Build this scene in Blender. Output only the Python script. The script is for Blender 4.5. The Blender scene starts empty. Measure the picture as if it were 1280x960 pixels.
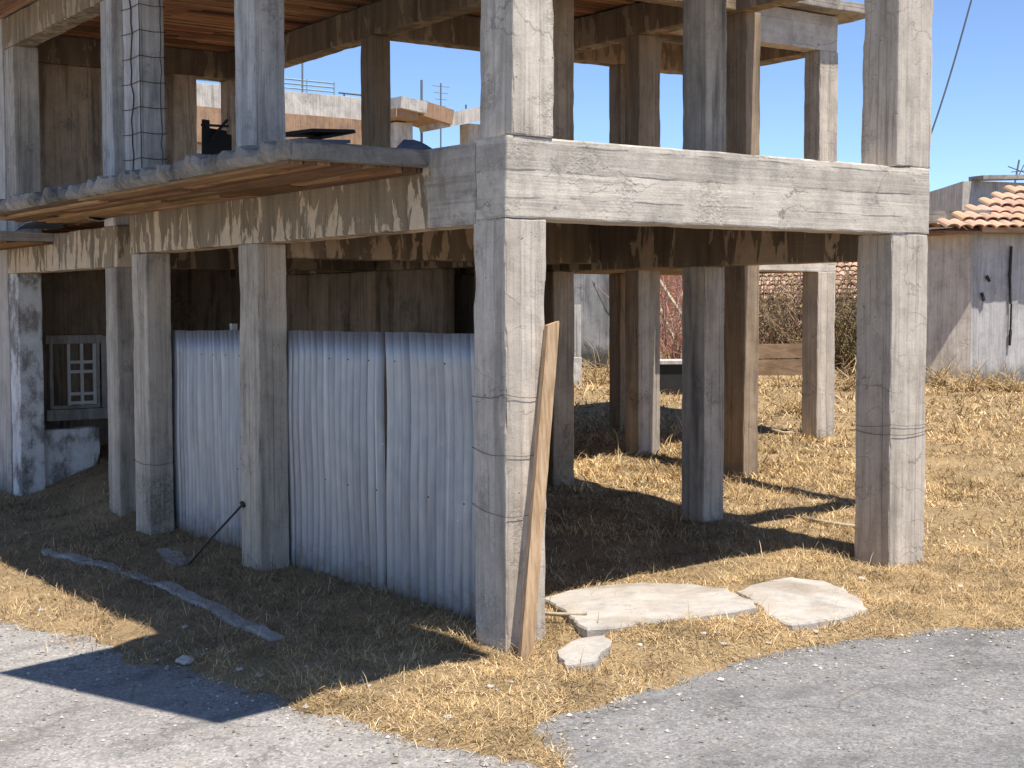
import bpy, bmesh, math, random
import numpy as np
from mathutils import Vector, noise as mn

random.seed(7); rng = np.random.default_rng(11)
S = bpy.context.scene
COL = S.collection

# ------------------------------------------------------------------ camera
F = 1810.; PITCH = math.atan(98/1810); ROLL = .003; AR = math.radians(54.7); CH = 2.45
h_ = Vector((math.cos(AR), math.sin(AR), 0)); zz = Vector((0, 0, 1))
fw = (h_*math.cos(PITCH) - zz*math.sin(PITCH)).normalized()
r0 = Vector((math.sin(AR), -math.cos(AR), 0)); u0 = r0.cross(fw)
RT = r0*math.cos(ROLL) - u0*math.sin(ROLL); UP = u0*math.cos(ROLL) + r0*math.sin(ROLL)
def ray(px, py): return fw + RT*((px-640)/F) - UP*((py-480)/F)
_d = ray(633, 817); _t = CH/-_d.z
CAM = Vector((-_d.x*_t, -_d.y*_t, CH))
def U(px, py, x=None, y=None, z=None, d=None):
    r = ray(px, py)
    if d is not None: t = d
    elif x is not None: t = (x-CAM.x)/r.x
    elif y is not None: t = (y-CAM.y)/r.y
    else: t = (z-CAM.z)/r.z
    return CAM + r*t

cd = bpy.data.cameras.new('camera'); cam = bpy.data.objects.new('camera', cd); COL.objects.link(cam)
from mathutils import Matrix
m = Matrix((RT, UP, -fw)).transposed().to_4x4(); m.translation = CAM; cam.matrix_world = m
cd.sensor_width = 36; cd.lens = F/1280*36; cd.clip_start = .1; cd.clip_end = 3000
S.camera = cam

# ------------------------------------------------------------------ terrain heights
def sstep(a, b, v):
    t = np.clip((v-a)/(b-a), 0, 1); return t*t*(3-2*t)
def h_base(x, y):
    x = np.asarray(x, float); y = np.asarray(y, float)
    low = np.where(x > 0, .02*x, np.maximum(.07*x, -.35)) - .012*np.clip(y, 0, 14)*(1-sstep(0, 1.2, x))
    low = np.where(x > 8, .16+0*x, low)
    yard = .038*x + .042*np.clip(y, -4, 60)
    yard = np.where(x > 20, .76+.03*(np.minimum(x, 70)-20) + .045*np.clip(y, -4, 60), yard)
    yard = yard*(1-.22*np.exp(-((x-6.2)**2/4+(y-3.4)**2/4)))
    w = sstep(-.2, 2.6, x)*sstep(-1.3, .9, y + .25*np.clip(x-4.5, 0, 9))
    z = low*(1-w) + yard*w
    sx = np.where(x < .9, .5, 1.7)
    z = z + .15*np.exp(-((x-.9)/sx)**2 - ((y+.42)/.8)**2)
    z = z + .30*np.exp(-((x-.55)/.75)**2 - ((y-8.15)/.8)**2)
    z = z - .035*np.exp(-(x/.5)**2-((y+.05)/.45)**2)
    return z
EDGE_PX = [(-420, 640), (-200, 705), (0, 772), (60, 792), (130, 815), (215, 832), (300, 858), (375, 885), (470, 912), (560, 931), (625, 948), (672, 962), (694, 966),
           (684, 935), (692, 908), (718, 892), (760, 880), (860, 846), (960, 816), (1060, 799), (1160, 790), (1280, 783), (1500, 775), (1900, 768)]
def T(px, py, off=0.):
    r = ray(px, py); t = 4.
    while t < 200:
        p = CAM + r*t
        if p.z <= float(h_base(p.x, p.y))+off: break
        t += .02
    return CAM + r*t
def E_pt(px, py):
    r = ray(px, py); t = 3.
    while t < 80:
        p = CAM + r*t
        x, y = p.x, p.y
        low = (.02*x if x > 0 else max(.07*x, -.35)) - (.012*min(max(y, 0), 14) if x < .6 else 0)
        if p.z <= low: break
        t += .01
    return (p.x, p.y)
EDGE = np.array([E_pt(*p) for p in EDGE_PX])
def in_poly(x, y, poly):
    r = np.zeros(x.shape, bool)
    for (ax, ay), (bx, by) in zip(poly, poly[1:]+poly[:1]):
        c = ((ay > y) != (by > y)) & (x < (bx-ax)*(y-ay)/(by-ay+1e-12)+ax); r ^= c
    return r
_d0 = (EDGE[0]-EDGE[1])/np.hypot(*(EDGE[0]-EDGE[1])); _d1 = (EDGE[-1]-EDGE[-2])/np.hypot(*(EDGE[-1]-EDGE[-2]))
VERGE = [tuple(EDGE[0]+_d0*900)]+[tuple(e) for e in EDGE]+[tuple(EDGE[-1]+_d1*900), (1500., 1500.)]
def road_sd(x, y):
    """signed distance to the road edge, positive on the verge side"""
    x = np.asarray(x, float); y = np.asarray(y, float)
    best = np.full(x.shape, 1e9); sg = np.where(in_poly(x, y, VERGE), 1., -1.)
    for a, b in zip(EDGE[:-1], EDGE[1:]):
        ab = b-a; L2 = ab@ab
        t = np.clip(((x-a[0])*ab[0]+(y-a[1])*ab[1])/L2, 0, 1)
        dx = x-(a[0]+ab[0]*t); dy = y-(a[1]+ab[1]*t); d = np.hypot(dx, dy)
        best = np.minimum(best, d)
    return best*sg
def vnoise(x, y, s, o=0):
    return np.array([mn.noise(Vector((a*s, b*s, o))) for a, b in zip(np.ravel(x), np.ravel(y))]).reshape(np.shape(x))
def h_road(x, y):
    x = np.asarray(x, float); y = np.asarray(y, float)
    return np.where(x > 0, .02*np.minimum(x, 8), np.maximum(.07*x, -.35)) - .012*np.clip(y, 0, 14)*(1-sstep(0, 1.2, x))
CARVE = []
def h_ground(x, y, nz=None):
    sd = road_sd(x, y)
    if nz is None: nz = vnoise(x, y, 2.3)*.03 + vnoise(x, y, 7.)*.018
    k = sstep(-.15, .35, sd)
    hb = h_base(x, y); hr = h_road(x, y)
    lift = np.clip(sd*.16, -.09, .035)
    z = np.where(sd < 0, hr, hr*(1-k)+hb*k) + lift + nz*sstep(-.5, .4, sd+.35)
    for pl, poly in CARVE:
        z = np.where(in_poly(x, y, poly), np.minimum(z, pl[0]+pl[1]*x+pl[2]*y-.05), z)
    return z
def gz(x, y): return float(h_ground(np.array([x]), np.array([y]))[0])

PADS = [[(681, 748), (711, 737), (801, 727), (865, 730), (905, 735), (936, 749), (945, 757), (880, 769), (771, 784), (734, 786)],
        [(921, 738), (951, 727), (989, 721), (1030, 726), (1060, 739), (1086, 761), (1052, 772), (989, 780), (958, 768), (951, 757)],
        [(694, 812), (722, 798), (758, 794), (764, 806), (742, 826), (705, 832)]]
def h_flat(x, y): return float(h_ground(np.array([x]), np.array([y]), 0.)[0])
def fit_plane(px, up):
    pl = np.array([.15, 0., 0.])
    for it in range(5):
        P = []
        for a, b in px:
            r = ray(a, b); t = (pl[0]+pl[1]*CAM.x+pl[2]*CAM.y-CAM.z)/(r.z-pl[1]*r.x-pl[2]*r.y); P.append(CAM+r*t)
        A_ = np.array([[1, p.x, p.y] for p in P]); hz = np.array([h_flat(p.x, p.y)+up for p in P])
        pl = np.linalg.lstsq(A_, hz, rcond=None)[0]
    for p in P: p.z = pl[0]+pl[1]*p.x+pl[2]*p.y
    return pl, P
PADF = [fit_plane(p, u) for p, u in zip(PADS, (.05, .02, .045))]
CARVE = [(pl, [(p.x, p.y) for p in P]) for pl, P in PADF]
# ------------------------------------------------------------------ object helpers
def tag(o, label, cat, group=None):
    o['label'] = label; o['category'] = cat
    if group: o['group'] = group
    return o
def thing(name, label, cat, loc=(0, 0, 0), group=None):
    o = bpy.data.objects.new(name, None); COL.objects.link(o); o.location = loc
    return tag(o, label, cat, group)
def mesh_obj(name, verts, faces, mat, parent=None, smooth=False, cols=None):
    me = bpy.data.meshes.new(name)
    if parent is not None and (parent.type == 'EMPTY'):
        off = parent.location; verts = [(v[0]-off[0], v[1]-off[1], v[2]-off[2]) for v in verts]
    me.from_pydata([tuple(v) for v in verts], [], faces); me.materials.append(mat)
    if smooth: me.shade_smooth()
    if cols is not None:
        ca = me.color_attributes.new('tint', 'FLOAT_COLOR', 'POINT')
        ca.data.foreach_set('color', np.asarray(cols, np.float32).ravel())
    o = bpy.data.objects.new(name, me); COL.objects.link(o)
    if parent is not None: o.parent = parent
    return o
class MB:
    def __init__(s): s.v = []; s.f = []; s.c = []
    def add(s, v, f, c=None):
        n = len(s.v); s.v += [tuple(p) for p in v]; s.f += [tuple(i+n for i in q) for q in f]
        s.c += [(c if c is not None else (1, 1, 1, 1))]*len(v); return s
    def box(s, a, b, c=None):
        x0, y0, z0 = a; x1, y1, z1 = b
        return s.add([(x0,y0,z0),(x1,y0,z0),(x1,y1,z0),(x0,y1,z0),(x0,y0,z1),(x1,y0,z1),(x1,y1,z1),(x0,y1,z1)],
            [(0,3,2,1),(4,5,6,7),(0,1,5,4),(1,2,6,5),(2,3,7,6),(3,0,4,7)], c)
    def obox(s, p, q, w, t, upv=(0, 0, 1), c=None, taper=1.):
        """box along p->q with width w (side) and thickness t"""
        p = Vector(p); q = Vector(q); d = (q-p).normalized(); u = Vector(upv)
        sd = d.cross(u)
        if sd.length < 1e-4: sd = d.cross(Vector((0, 1, 0)))
        sd.normalize(); n = sd.cross(d)
        vs = []
        for e, k in ((p, 1.), (q, taper)):
            for i, j in ((-1,-1),(1,-1),(1,1),(-1,1)): vs.append(e+sd*(w/2*i*k)+n*(t/2*j*k))
        return s.add(vs, [(0,1,2,3),(7,6,5,4),(0,4,5,1),(1,5,6,2),(2,6,7,3),(3,7,4,0)], c)
    def tube(s, pts, r, n=6, c=None):
        pts = [Vector(p) for p in pts]; rs = r if isinstance(r, (list, tuple)) else [r]*len(pts)
        vs = []; fs = []
        for i, p in enumerate(pts):
            d = (pts[min(i+1, len(pts)-1)]-pts[max(i-1, 0)]).normalized()
            a = d.cross(Vector((.3, .2, 1)).normalized())
            if a.length < .05: a = d.cross(Vector((1, 0, 0)))
            a.normalize(); b = d.cross(a)
            for k in range(n):
                t = 2*math.pi*k/n; vs.append(p+a*(rs[i]*math.cos(t))+b*(rs[i]*math.sin(t)))
        for i in range(len(pts)-1):
            for k in range(n):
                k2 = (k+1) % n; fs.append((i*n+k, i*n+k2, (i+1)*n+k2, (i+1)*n+k))
        fs.append(tuple(range(n))[::-1]); fs.append(tuple((len(pts)-1)*n+k for k in range(n)))
        return s.add(vs, fs, c)
    def build(s, name, mat, parent=None, smooth=False):
        return mesh_obj(name, s.v, s.f, mat, parent, smooth, s.c)

def rough_box(name, a, b, mat, parent=None, seg=.09, amp=.004, chip=.5, seed=0, lean=(0, 0)):
    """subdivided concrete block with worn, chipped edges"""
    lines = []
    for i in range(3):
        L = b[i]-a[i]; e = min(.014, L*.2)
        n = max(1, int(round((L-2*e)/seg)))
        lines.append([a[i]]+[a[i]+e+(L-2*e)*k/n for k in range(n+1)]+[b[i]])
    N = [len(l) for l in lines]; idx = {}; vs = []
    def vid(i, j, k):
        key = (i, j, k)
        if key in idx: return idx[key]
        p = Vector((lines[0][i], lines[1][j], lines[2][k])); ext = []
        for ax, q in enumerate(key):
            ext.append(-1 if q == 0 else (1 if q == N[ax]-1 else 0))
        o = Vector((seed*3.1, seed*1.7, 0))
        dv = mn.noise_vector(p*3.+o)*amp + mn.noise_vector(p*11+o)*(amp*.5)
        ne = sum(1 for e in ext if e)
        if ne >= 2:
            c = .0025 + max(0, mn.noise(p*6+o)-.05)*.018*chip + max(0, mn.noise(p*2.1+o*2)-.3)*.10*chip
            dv += Vector([-e*c for e in ext])
        elif ne == 1:
            near = 0
            for ax in range(3):
                if ext[ax] == 0 and key[ax] in (1, N[ax]-2): near = 1
            if near:
                c = max(0, mn.noise(p*2.1+o*2)-.36)*.06*chip
                dv += Vector([-e*c for e in ext])
        zr = (p.z-a[2])
        idx[key] = len(vs); vs.append(p+dv+Vector((lean[0]*zr, lean[1]*zr, 0))); return idx[key]
    fs = []
    for ax in range(3):
        u, w = (ax+1) % 3, (ax+2) % 3
        for side in (0, N[ax]-1):
            for i in range(N[u]-1):
                for j in range(N[w]-1):
                    q = []
                    for di, dj in ((0,0),(1,0),(1,1),(0,1)):
                        t = [0, 0, 0]; t[ax] = side; t[u] = i+di; t[w] = j+dj; q.append(vid(*t))
                    fs.append(tuple(q) if side else tuple(q[::-1]))
    return mesh_obj(name, vs, fs, mat, parent)

# ------------------------------------------------------------------ materials
class NT:
    def __init__(s, name):
        s.m = bpy.data.materials.new(name); s.m.use_nodes = True; s.t = s.m.node_tree; s.t.nodes.clear()
        s.out = s.t.nodes.new('ShaderNodeOutputMaterial'); s.b = s.t.nodes.new('ShaderNodeBsdfPrincipled')
        s.t.links.new(s.b.outputs[0], s.out.inputs[0])
        s.co = s.t.nodes.new('ShaderNodeTexCoord').outputs['Object']
    def L(s, a, b): s.t.links.new(a, b)
    def put(s, sock, v):
        if isinstance(v, (int, float)): sock.default_value = v
        elif isinstance(v, (tuple, list)): sock.default_value = tuple(v) if len(v) == len(sock.default_value) else tuple(v)+(1,)
        else: s.L(v, sock)
    def map(s, scale, off=(0, 0, 0)):
        n = s.t.nodes.new('ShaderNodeMapping'); s.L(s.co, n.inputs[0]); n.inputs['Scale'].default_value = scale; n.inputs['Location'].default_value = off
        return n.outputs[0]
    def noise(s, scale=1, vec=None, detail=5, rough=.6, dist=0.):
        n = s.t.nodes.new('ShaderNodeTexNoise'); n.inputs['Scale'].default_value = scale; n.inputs['Detail'].default_value = detail
        n.inputs['Roughness'].default_value = rough; n.inputs['Distortion'].default_value = dist
        s.L(vec if vec is not None else s.co, n.inputs['Vector']); return n.outputs['Fac']
    def vor(s, scale, vec=None, feat='F1', out='Distance', rnd=1.):
        n = s.t.nodes.new('ShaderNodeTexVoronoi'); n.feature = feat; n.inputs['Scale'].default_value = scale; n.inputs['Randomness'].default_value = rnd
        s.L(vec if vec is not None else s.co, n.inputs['Vector']); return n.outputs[out]
    def ramp(s, fac, stops, interp='LINEAR'):
        n = s.t.nodes.new('ShaderNodeValToRGB'); s.L(fac, n.inputs[0]); cr = n.color_ramp; cr.interpolation = interp
        while len(cr.elements) < len(stops): cr.elements.new(.5)
        for e, (p, c) in zip(cr.elements, stops):
            e.position = p; e.color = (c, c, c, 1) if isinstance(c, (int, float)) else tuple(c)+(1,)
        return n.outputs[0]
    def mix(s, fac, a, b, mode='MIX'):
        n = s.t.nodes.new('ShaderNodeMix'); n.data_type = 'RGBA'; n.blend_type = mode
        s.put(n.inputs[0], fac); s.put(n.inputs[6], a); s.put(n.inputs[7], b); return n.outputs[2]
    def math(s, op, a, b=0., c=None):
        n = s.t.nodes.new('ShaderNodeMath'); n.operation = op; s.put(n.inputs[0], a); s.put(n.inputs[1], b)
        if c is not None: s.put(n.inputs[2], c)
        return n.outputs[0]
    def xyz(s):
        n = s.t.nodes.new('ShaderNodeSeparateXYZ'); s.L(s.co, n.inputs[0]); return n.outputs
    def attr(s, name='tint'):
        n = s.t.nodes.new('ShaderNodeAttribute'); n.attribute_name = name; return n.outputs['Color']
    def bump(s, h, strength=.4, dist=.01):
        n = s.t.nodes.new('ShaderNodeBump'); n.inputs['Strength'].default_value = strength; n.inputs['Distance'].default_value = dist
        s.L(h, n.inputs['Height']); s.L(n.outputs[0], s.b.inputs['Normal'])
    def done(s, col, rough=.9, metal=0., spec=.3):
        s.put(s.b.inputs['Base Color'], col); s.put(s.b.inputs['Roughness'], rough); s.put(s.b.inputs['Metallic'], metal)
        s.b.inputs['Specular IOR Level'].default_value = spec
        return s.m

def concrete(name, c1, c2, dark=(.07, .062, .055), stain=.5, axis='Z', off=(0, 0, 0), pits=.6, peel=None, whitewash=0., foot=0., tan=0., grain=.85, cracks=0., boardw=.125, marks=.55):
    n = NT(name)
    if axis == 'Z': g = n.noise(1, n.map((26, 26, .8), off), 4, .6); st = n.map((5, 5, .55), off)
    elif axis == 'X': g = n.noise(1, n.map((.8, 4, 24), off), 4, .6); st = n.map((2.2, 2.2, 1.3), off)
    else: g = n.noise(1, n.map((4, .8, 24), off), 4, .6); st = n.map((2.2, 2.2, 1.3), off)
    col = n.mix(n.ramp(n.noise(1.7, n.map((1, 1, .6), off), 7, .65), [(.3, 0.), (.7, 1.)]), c1, c2)
    col = n.mix(n.ramp(n.noise(5, n.map((1, 1, 1), off), 8, .7), [(.35, .72), (.65, 1.15)]), (0, 0, 0), col, 'MIX') if False else col
    col = n.mix(1., col, n.ramp(n.noise(4.3, n.map((1, 1, .8), off), 8, .72), [(.3, .7), (.5, .97), (.72, 1.12)]), 'MULTIPLY')
    col = n.mix(grain, col, n.ramp(g, [(.28, .62), (.46, .95), (.7, 1.1)]), 'MULTIPLY')
    if axis == 'Z':
        g2 = n.noise(1, n.map((38, 38, .35), (off[0]+3, off[1], 1)), 3, .5)
        col = n.mix(n.ramp(g2, [(.30, .55), (.36, 0.)]), col, dark)
    if cracks:
        nw = n.t.nodes.new('ShaderNodeTexNoise'); nw.inputs['Scale'].default_value = 5; nw.inputs['Detail'].default_value = 7; n.L(n.co, nw.inputs['Vector'])
        sv = n.t.nodes.new('ShaderNodeVectorMath'); sv.operation = 'SCALE'; sv.inputs['Scale'].default_value = .55; n.L(nw.outputs['Color'], sv.inputs[0])
        av = n.t.nodes.new('ShaderNodeVectorMath'); n.L(n.map((.8, .8, 2.6)), av.inputs[0]); n.L(sv.outputs[0], av.inputs[1])
        cd_ = n.vor(1.1, av.outputs[0], 'DISTANCE_TO_EDGE')
        ck_ = n.math('MULTIPLY', n.ramp(cd_, [(.004, 1.), (.014, 0.)]), n.ramp(n.noise(1.9, None, 4), [(.48, 0.), (.56, 1.)]))
        col = n.mix(n.math('MULTIPLY', ck_, cracks), col, (.1, .085, .07))
    jn = 0.
    if axis in 'ZXY' and boardw:
        x_, y_, z_ = n.xyz(); q_ = n.math('ADD', x_, y_) if axis == 'Z' else z_
        q_ = n.math('ADD', n.math('DIVIDE', q_, boardw), n.math('ADD', n.math('MULTIPLY', n.noise(1.5, None, 3), .35), off[0]*.37))
        fr = n.math('FRACT', q_); wn = n.t.nodes.new('ShaderNodeTexWhiteNoise'); wn.noise_dimensions = '1D'; n.L(n.math('FLOOR', q_), wn.inputs['W'])
        col = n.mix(1., col, n.ramp(wn.outputs['Value'], [(0., .84), (1., 1.08)]), 'MULTIPLY')
        jn = n.math('MULTIPLY', n.ramp(fr, [(.0, 1.), (.07, 0.)]), n.ramp(n.noise(2.3, n.map((1, 1, 1), (3, 8, 1)), 4), [(.4, 0.), (.56, 1.)]))
        col = n.mix(n.math('MULTIPLY', jn, marks), col, dark)
    hc = n.math('MULTIPLY', n.ramp(n.noise(1.25, n.map((1, 1, 1), (off[1], 5, off[0])), 5), [(.58, 0.), (.64, 1.)]), n.ramp(n.noise(26, None, 4, .7), [(.44, 0.), (.56, 1.)]))
    col = n.mix(n.math('MULTIPLY', hc, marks), col, tuple(c*1.6 for c in dark))
    if tan: col = n.mix(n.math('MULTIPLY', n.ramp(n.noise(1, n.map((3, 3, 1), (5, 2, 1)), 5), [(.45, 0.), (.65, 1.)]), tan), col, (.34, .24, .15))
    s1 = n.ramp(n.noise(1, st, 7, .68, .6), [(.5, 0.), (.68, 1.)])
    col = n.mix(n.math('MULTIPLY', s1, stain), col, dark)
    if foot:   # damp mould climbing from the soil
        z = n.xyz()[2]
        k = n.math('SUBTRACT', n.math('MULTIPLY', n.noise(3, None, 6), foot*1.9), z)
        col = n.mix(n.ramp(k, [(.0, 0.), (.45, .85)]), col, (.035, .036, .03))
    if whitewash:
        col = n.mix(n.math('MULTIPLY', n.ramp(n.noise(2.2, n.map((1, 1, .7), (3, 1, 4)), 8, .7), [(.43, 0.), (.52, .75), (.62, 1.)]), whitewash), col, (.76, .75, .73))
    if peel is not None:
        pd, pl, zlo, zhi, ymin = peel   # dark coat, bare tan, band heights, along-beam start
        x, y, z = n.xyz()
        f = n.noise(1, n.map((7, 7, 1.9), (1, 2, 3)), 6, .62, .5)
        f2 = n.noise(1, n.map((1.3, 1.3, .3), (4, 2, 7)), 3)
        hgt = n.math('DIVIDE', n.math('SUBTRACT', z, zlo), zhi-zlo)
        up = n.math('ABSOLUTE', n.math('SUBTRACT', hgt, .62))
        v = n.math('ADD', n.math('ADD', f, n.math('MULTIPLY', n.math('SUBTRACT', f2, .5), .55)), n.math('MULTIPLY', up, .19))
        bare = n.ramp(v, [(.595, 0.), (.612, .85), (.66, 1.)])
        coat = n.mix(n.ramp(n.noise(1, n.map((6, 6, .8)), 6), [(.35, 0.), (.65, 1.)]), pd, tuple(c*.55 for c in pd))
        plc = n.mix(n.noise(9, None, 6), pl, tuple(c*.6 for c in pl))
        pe = n.mix(bare, coat, plc)
        if ymin is None: col = pe
        else:
            k = n.ramp(n.math('ADD', y, n.math('MULTIPLY', n.math('SUBTRACT', n.noise(5, None, 5), .5), .5)), [(max(0, min(1, .0)), 0.), (1., 1.)])
            k = n.ramp(n.math('SUBTRACT', n.math('ADD', y, n.math('MULTIPLY', n.math('SUBTRACT', n.noise(5, None, 5), .5), .4)), ymin-.02), [(0., 0.), (.05, 1.)])
            col = n.mix(k, col, pe)
    fine = n.noise(75, None, 3, .7)
    col = n.mix(.55, col, n.ramp(fine, [(.3, .78), (.7, 1.15)]), 'MULTIPLY')
    pv = n.vor(19, None); pm = n.noise(3, None, 3)
    pit = n.math('MULTIPLY', n.ramp(pv, [(.07, 1.), (.14, 0.)]), n.ramp(pm, [(.52, 0.), (.6, 1.)]))
    col = n.mix(n.math('MULTIPLY', pit, pits), col, (.05, .045, .04))
    hgt = n.math('ADD', n.math('MULTIPLY', g, .8), n.math('ADD', n.math('MULTIPLY', fine, .35), n.math('MULTIPLY', n.noise(9, None, 6), .6)))
    hgt = n.math('SUBTRACT', hgt, n.math('ADD', n.math('MULTIPLY', hc, .6), n.math('ADD', n.math('MULTIPLY', jn, .7), n.math('MULTIPLY', pit, .5))))
    if peel is not None: hgt = n.math('SUBTRACT', hgt, n.math('MULTIPLY', bare, .9))
    n.bump(hgt, .55, .012)
    return n.done(col, .93, 0, .15)

M = {}
M['front'] = concrete('concrete_front', (.64, .56, .465), (.54, .465, .38), (.17, .15, .125), .45, 'Z', (2, 0, 0), pits=.9, cracks=.45, marks=.42)
M['front_beam'] = concrete('concrete_front_beam', (.66, .585, .49), (.55, .48, .395), (.2, .175, .145), .38, 'X', (0, 1, 0), pits=.95, grain=.5, cracks=.6, marks=.3, boardw=.19)
M['col_a'] = concrete('concrete_column_warm', (.64, .55, .44), (.48, .41, .325), (.10, .085, .07), .55, 'Z', (4, 3, 0), whitewash=.0)
M['col_b'] = concrete('concrete_column_grey', (.58, .505, .41), (.41, .35, .285), (.085, .078, .07), .6, 'Z', (8, 1, 0))
M['col_blue'] = concrete('concrete_column_limed', (.66, .62, .575), (.5, .46, .415), (.12, .115, .11), .5, 'Z', (1, 9, 0))
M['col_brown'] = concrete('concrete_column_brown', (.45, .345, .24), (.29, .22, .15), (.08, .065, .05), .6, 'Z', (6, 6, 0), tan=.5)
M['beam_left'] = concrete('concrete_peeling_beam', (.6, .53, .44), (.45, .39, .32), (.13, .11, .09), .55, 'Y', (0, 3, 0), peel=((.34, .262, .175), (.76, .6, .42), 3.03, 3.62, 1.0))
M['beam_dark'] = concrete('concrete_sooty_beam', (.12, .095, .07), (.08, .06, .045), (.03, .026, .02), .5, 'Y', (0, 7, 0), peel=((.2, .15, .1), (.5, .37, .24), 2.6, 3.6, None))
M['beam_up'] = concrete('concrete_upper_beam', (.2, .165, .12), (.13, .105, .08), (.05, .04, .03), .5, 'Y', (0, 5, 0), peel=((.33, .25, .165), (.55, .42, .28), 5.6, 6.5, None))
M['slab'] = concrete('concrete_slab_edge', (.5, .44, .37), (.36, .315, .26), (.06, .053, .045), .7, 'X', (3, 3, 0), pits=.9)
M['broken'] = concrete('concrete_broken_edge', (.38, .34, .29), (.2, .178, .15), (.05, .045, .04), .7, 'X', (2, 8, 0), pits=1., boardw=0, grain=.2)
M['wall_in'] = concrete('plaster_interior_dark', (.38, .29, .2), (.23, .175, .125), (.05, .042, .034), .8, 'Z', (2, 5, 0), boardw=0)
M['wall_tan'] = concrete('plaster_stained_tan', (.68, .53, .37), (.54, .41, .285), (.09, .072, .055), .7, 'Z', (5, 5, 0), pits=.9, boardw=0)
M['wall_light'] = concrete('plaster_pale', (.6, .54, .48), (.52, .465, .41), (.16, .14, .12), .35, 'Z', (1, 5, 0), foot=.25, boardw=0)
M['whitewash'] = concrete('plaster_whitewashed', (.34, .31, .28), (.24, .22, .195), (.05, .045, .04), .5, 'Z', (7, 5, 0), whitewash=.95, boardw=0)
M['house_brown'] = concrete('house_wall_brown', (.72, .65, .56), (.6, .53, .45), (.25, .22, .19), .5, 'Z', (0, 2, 2), foot=.35, boardw=0)
M['house_white'] = concrete('house_wall_white', (.56, .55, .54), (.45, .44, .43), (.2, .185, .17), .42, 'Z', (3, 2, 2), foot=.38, boardw=0)
M['ruin_grey'] = concrete('ruin_wall_grey', (.36, .36, .36), (.2, .2, .205), (.05, .05, .05), .7, 'Z', (3, 7, 2), foot=.6, boardw=0)
M['ruin_white'] = concrete('ruin_wall_white', (.6, .58, .55), (.45, .43, .4), (.1, .09, .08), .4, 'Z', (3, 1, 2), boardw=0)
M['red_wall'] = concrete('red_render', (.42, .17, .12), (.3, .11, .08), (.12, .08, .07), .5, 'Z', (3, 1, 9), boardw=0)
M['flat_white'] = concrete('flat_white_render', (.62, .58, .52), (.5, .46, .41), (.16, .14, .12), .5, 'Z', (9, 1, 9), boardw=0)
M['flat_tan'] = concrete('flat_tan_render', (.42, .27, .17), (.34, .22, .14), (.14, .1, .08), .4, 'Z', (9, 4, 9), boardw=0)
M['pad'] = concrete('concrete_pad', (.50, .465, .42), (.42, .385, .34), (.24, .19, .14), .6, 'X', (6, 2, 1), tan=.25, pits=.9, boardw=0, grain=.3)
M['kerb'] = concrete('concrete_kerb', (.52, .48, .43), (.36, .33, .29), (.1, .085, .07), .6, 'X', (6, 5, 1), boardw=0, grain=.3)

def wood(name, ca, cb, sc=(1, 1, 1), rough=.85, stain=.4):
    n = NT(name); t = n.attr()
    g = n.noise(1, n.map(sc), 6, .65, .4)
    col = n.mix(n.ramp(g, [(.4, 0.), (.6, 1.)]), ca, cb)
    col = n.mix(1., col, t, 'MULTIPLY')
    col = n.mix(n.math('MULTIPLY', n.ramp(n.noise(1.3, None, 6), [(.5, 0.), (.65, 1.)]), stain), col, tuple(c*.35 for c in cb))
    n.bump(g, .5, .006)
    return n.done(col, rough, 0, .2)
M['boards_x'] = wood('formwork_wood_reddish', (.6, .3, .145), (.4, .185, .088), (1.2, 30, 30))
M['boards_y'] = wood('formwork_wood_brown', (.47, .265, .135), (.27, .145, .072), (30, 1.0, 30))
M['plank'] = wood('pine_plank', (.55, .385, .235), (.37, .235, .13), (40, 40, .7), .8, .25)
M['wood_grey'] = wood('weathered_wood', (.58, .54, .49), (.38, .34, .3), (14, 14, 2))
M['wood_brown'] = wood('brown_boards', (.5, .35, .22), (.36, .24, .145), (3, 3, 14))
M['stick'] = wood('bleached_stick', (.55, .46, .35), (.38, .3, .2), (14, 14, 14))

def metal():
    n = NT('galvanised_iron')
    zc = n.xyz()[2]
    col = n.mix(n.ramp(n.noise(1, n.map((2, 9, .5)), 6, .65), [(.35, 0.), (.65, 1.)]), (.47, .465, .46), (.30, .30, .305))
    col = n.mix(n.ramp(n.noise(1, n.map((2, 26, .35), (4, 4, 4)), 4), [(.62, 0.), (.75, .5)]), col, (.72, .74, .76))
    col = n.mix(n.math('MULTIPLY', n.ramp(n.noise(1, n.map((3, 5, 1.0), (2, 6, 4)), 7, .7), [(.58, 0.), (.72, 1.)]), .4), col, (.24, .2, .17))
    col = n.mix(n.ramp(n.noise(26, None, 3), [(.72, 0.), (.78, .8)]), col, (.78, .8, .82))
    col = n.mix(n.ramp(n.math('ADD', zc, n.math('MULTIPLY', n.noise(1, n.map((3, 6, .8), (7, 1, 0)), 6), 1.1)), [(.55, .62), (1.0, 0.)]), col, (.22, .265, .335))  # blue of the reflected sky painted into the lower part
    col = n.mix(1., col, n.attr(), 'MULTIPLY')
    mud = n.ramp(n.math('SUBTRACT', n.math('MULTIPLY', n.noise(7, None, 6), .75), n.math('ADD', zc, .12)), [(.0, 0.), (.28, .8)]); col = n.mix(mud, col, (.2, .155, .11))
    rs = n.math('MULTIPLY', n.ramp(n.noise(1, n.map((4, 13, .55), (1, 8, 2)), 7, .7), [(.6, 0.), (.7, 1.)]), n.ramp(n.noise(1.1, None, 3), [(.45, 0.), (.6, 1.)])); col = n.mix(n.math('MULTIPLY', rs, .7), col, (.2, .1, .05))
    n.bump(n.noise(30, None, 4), .12, .003)
    return n.done(col, n.ramp(n.noise(6, None, 5), [(.3, .42), (.7, .58)]), .62, .4)
M['iron'] = metal()
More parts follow.
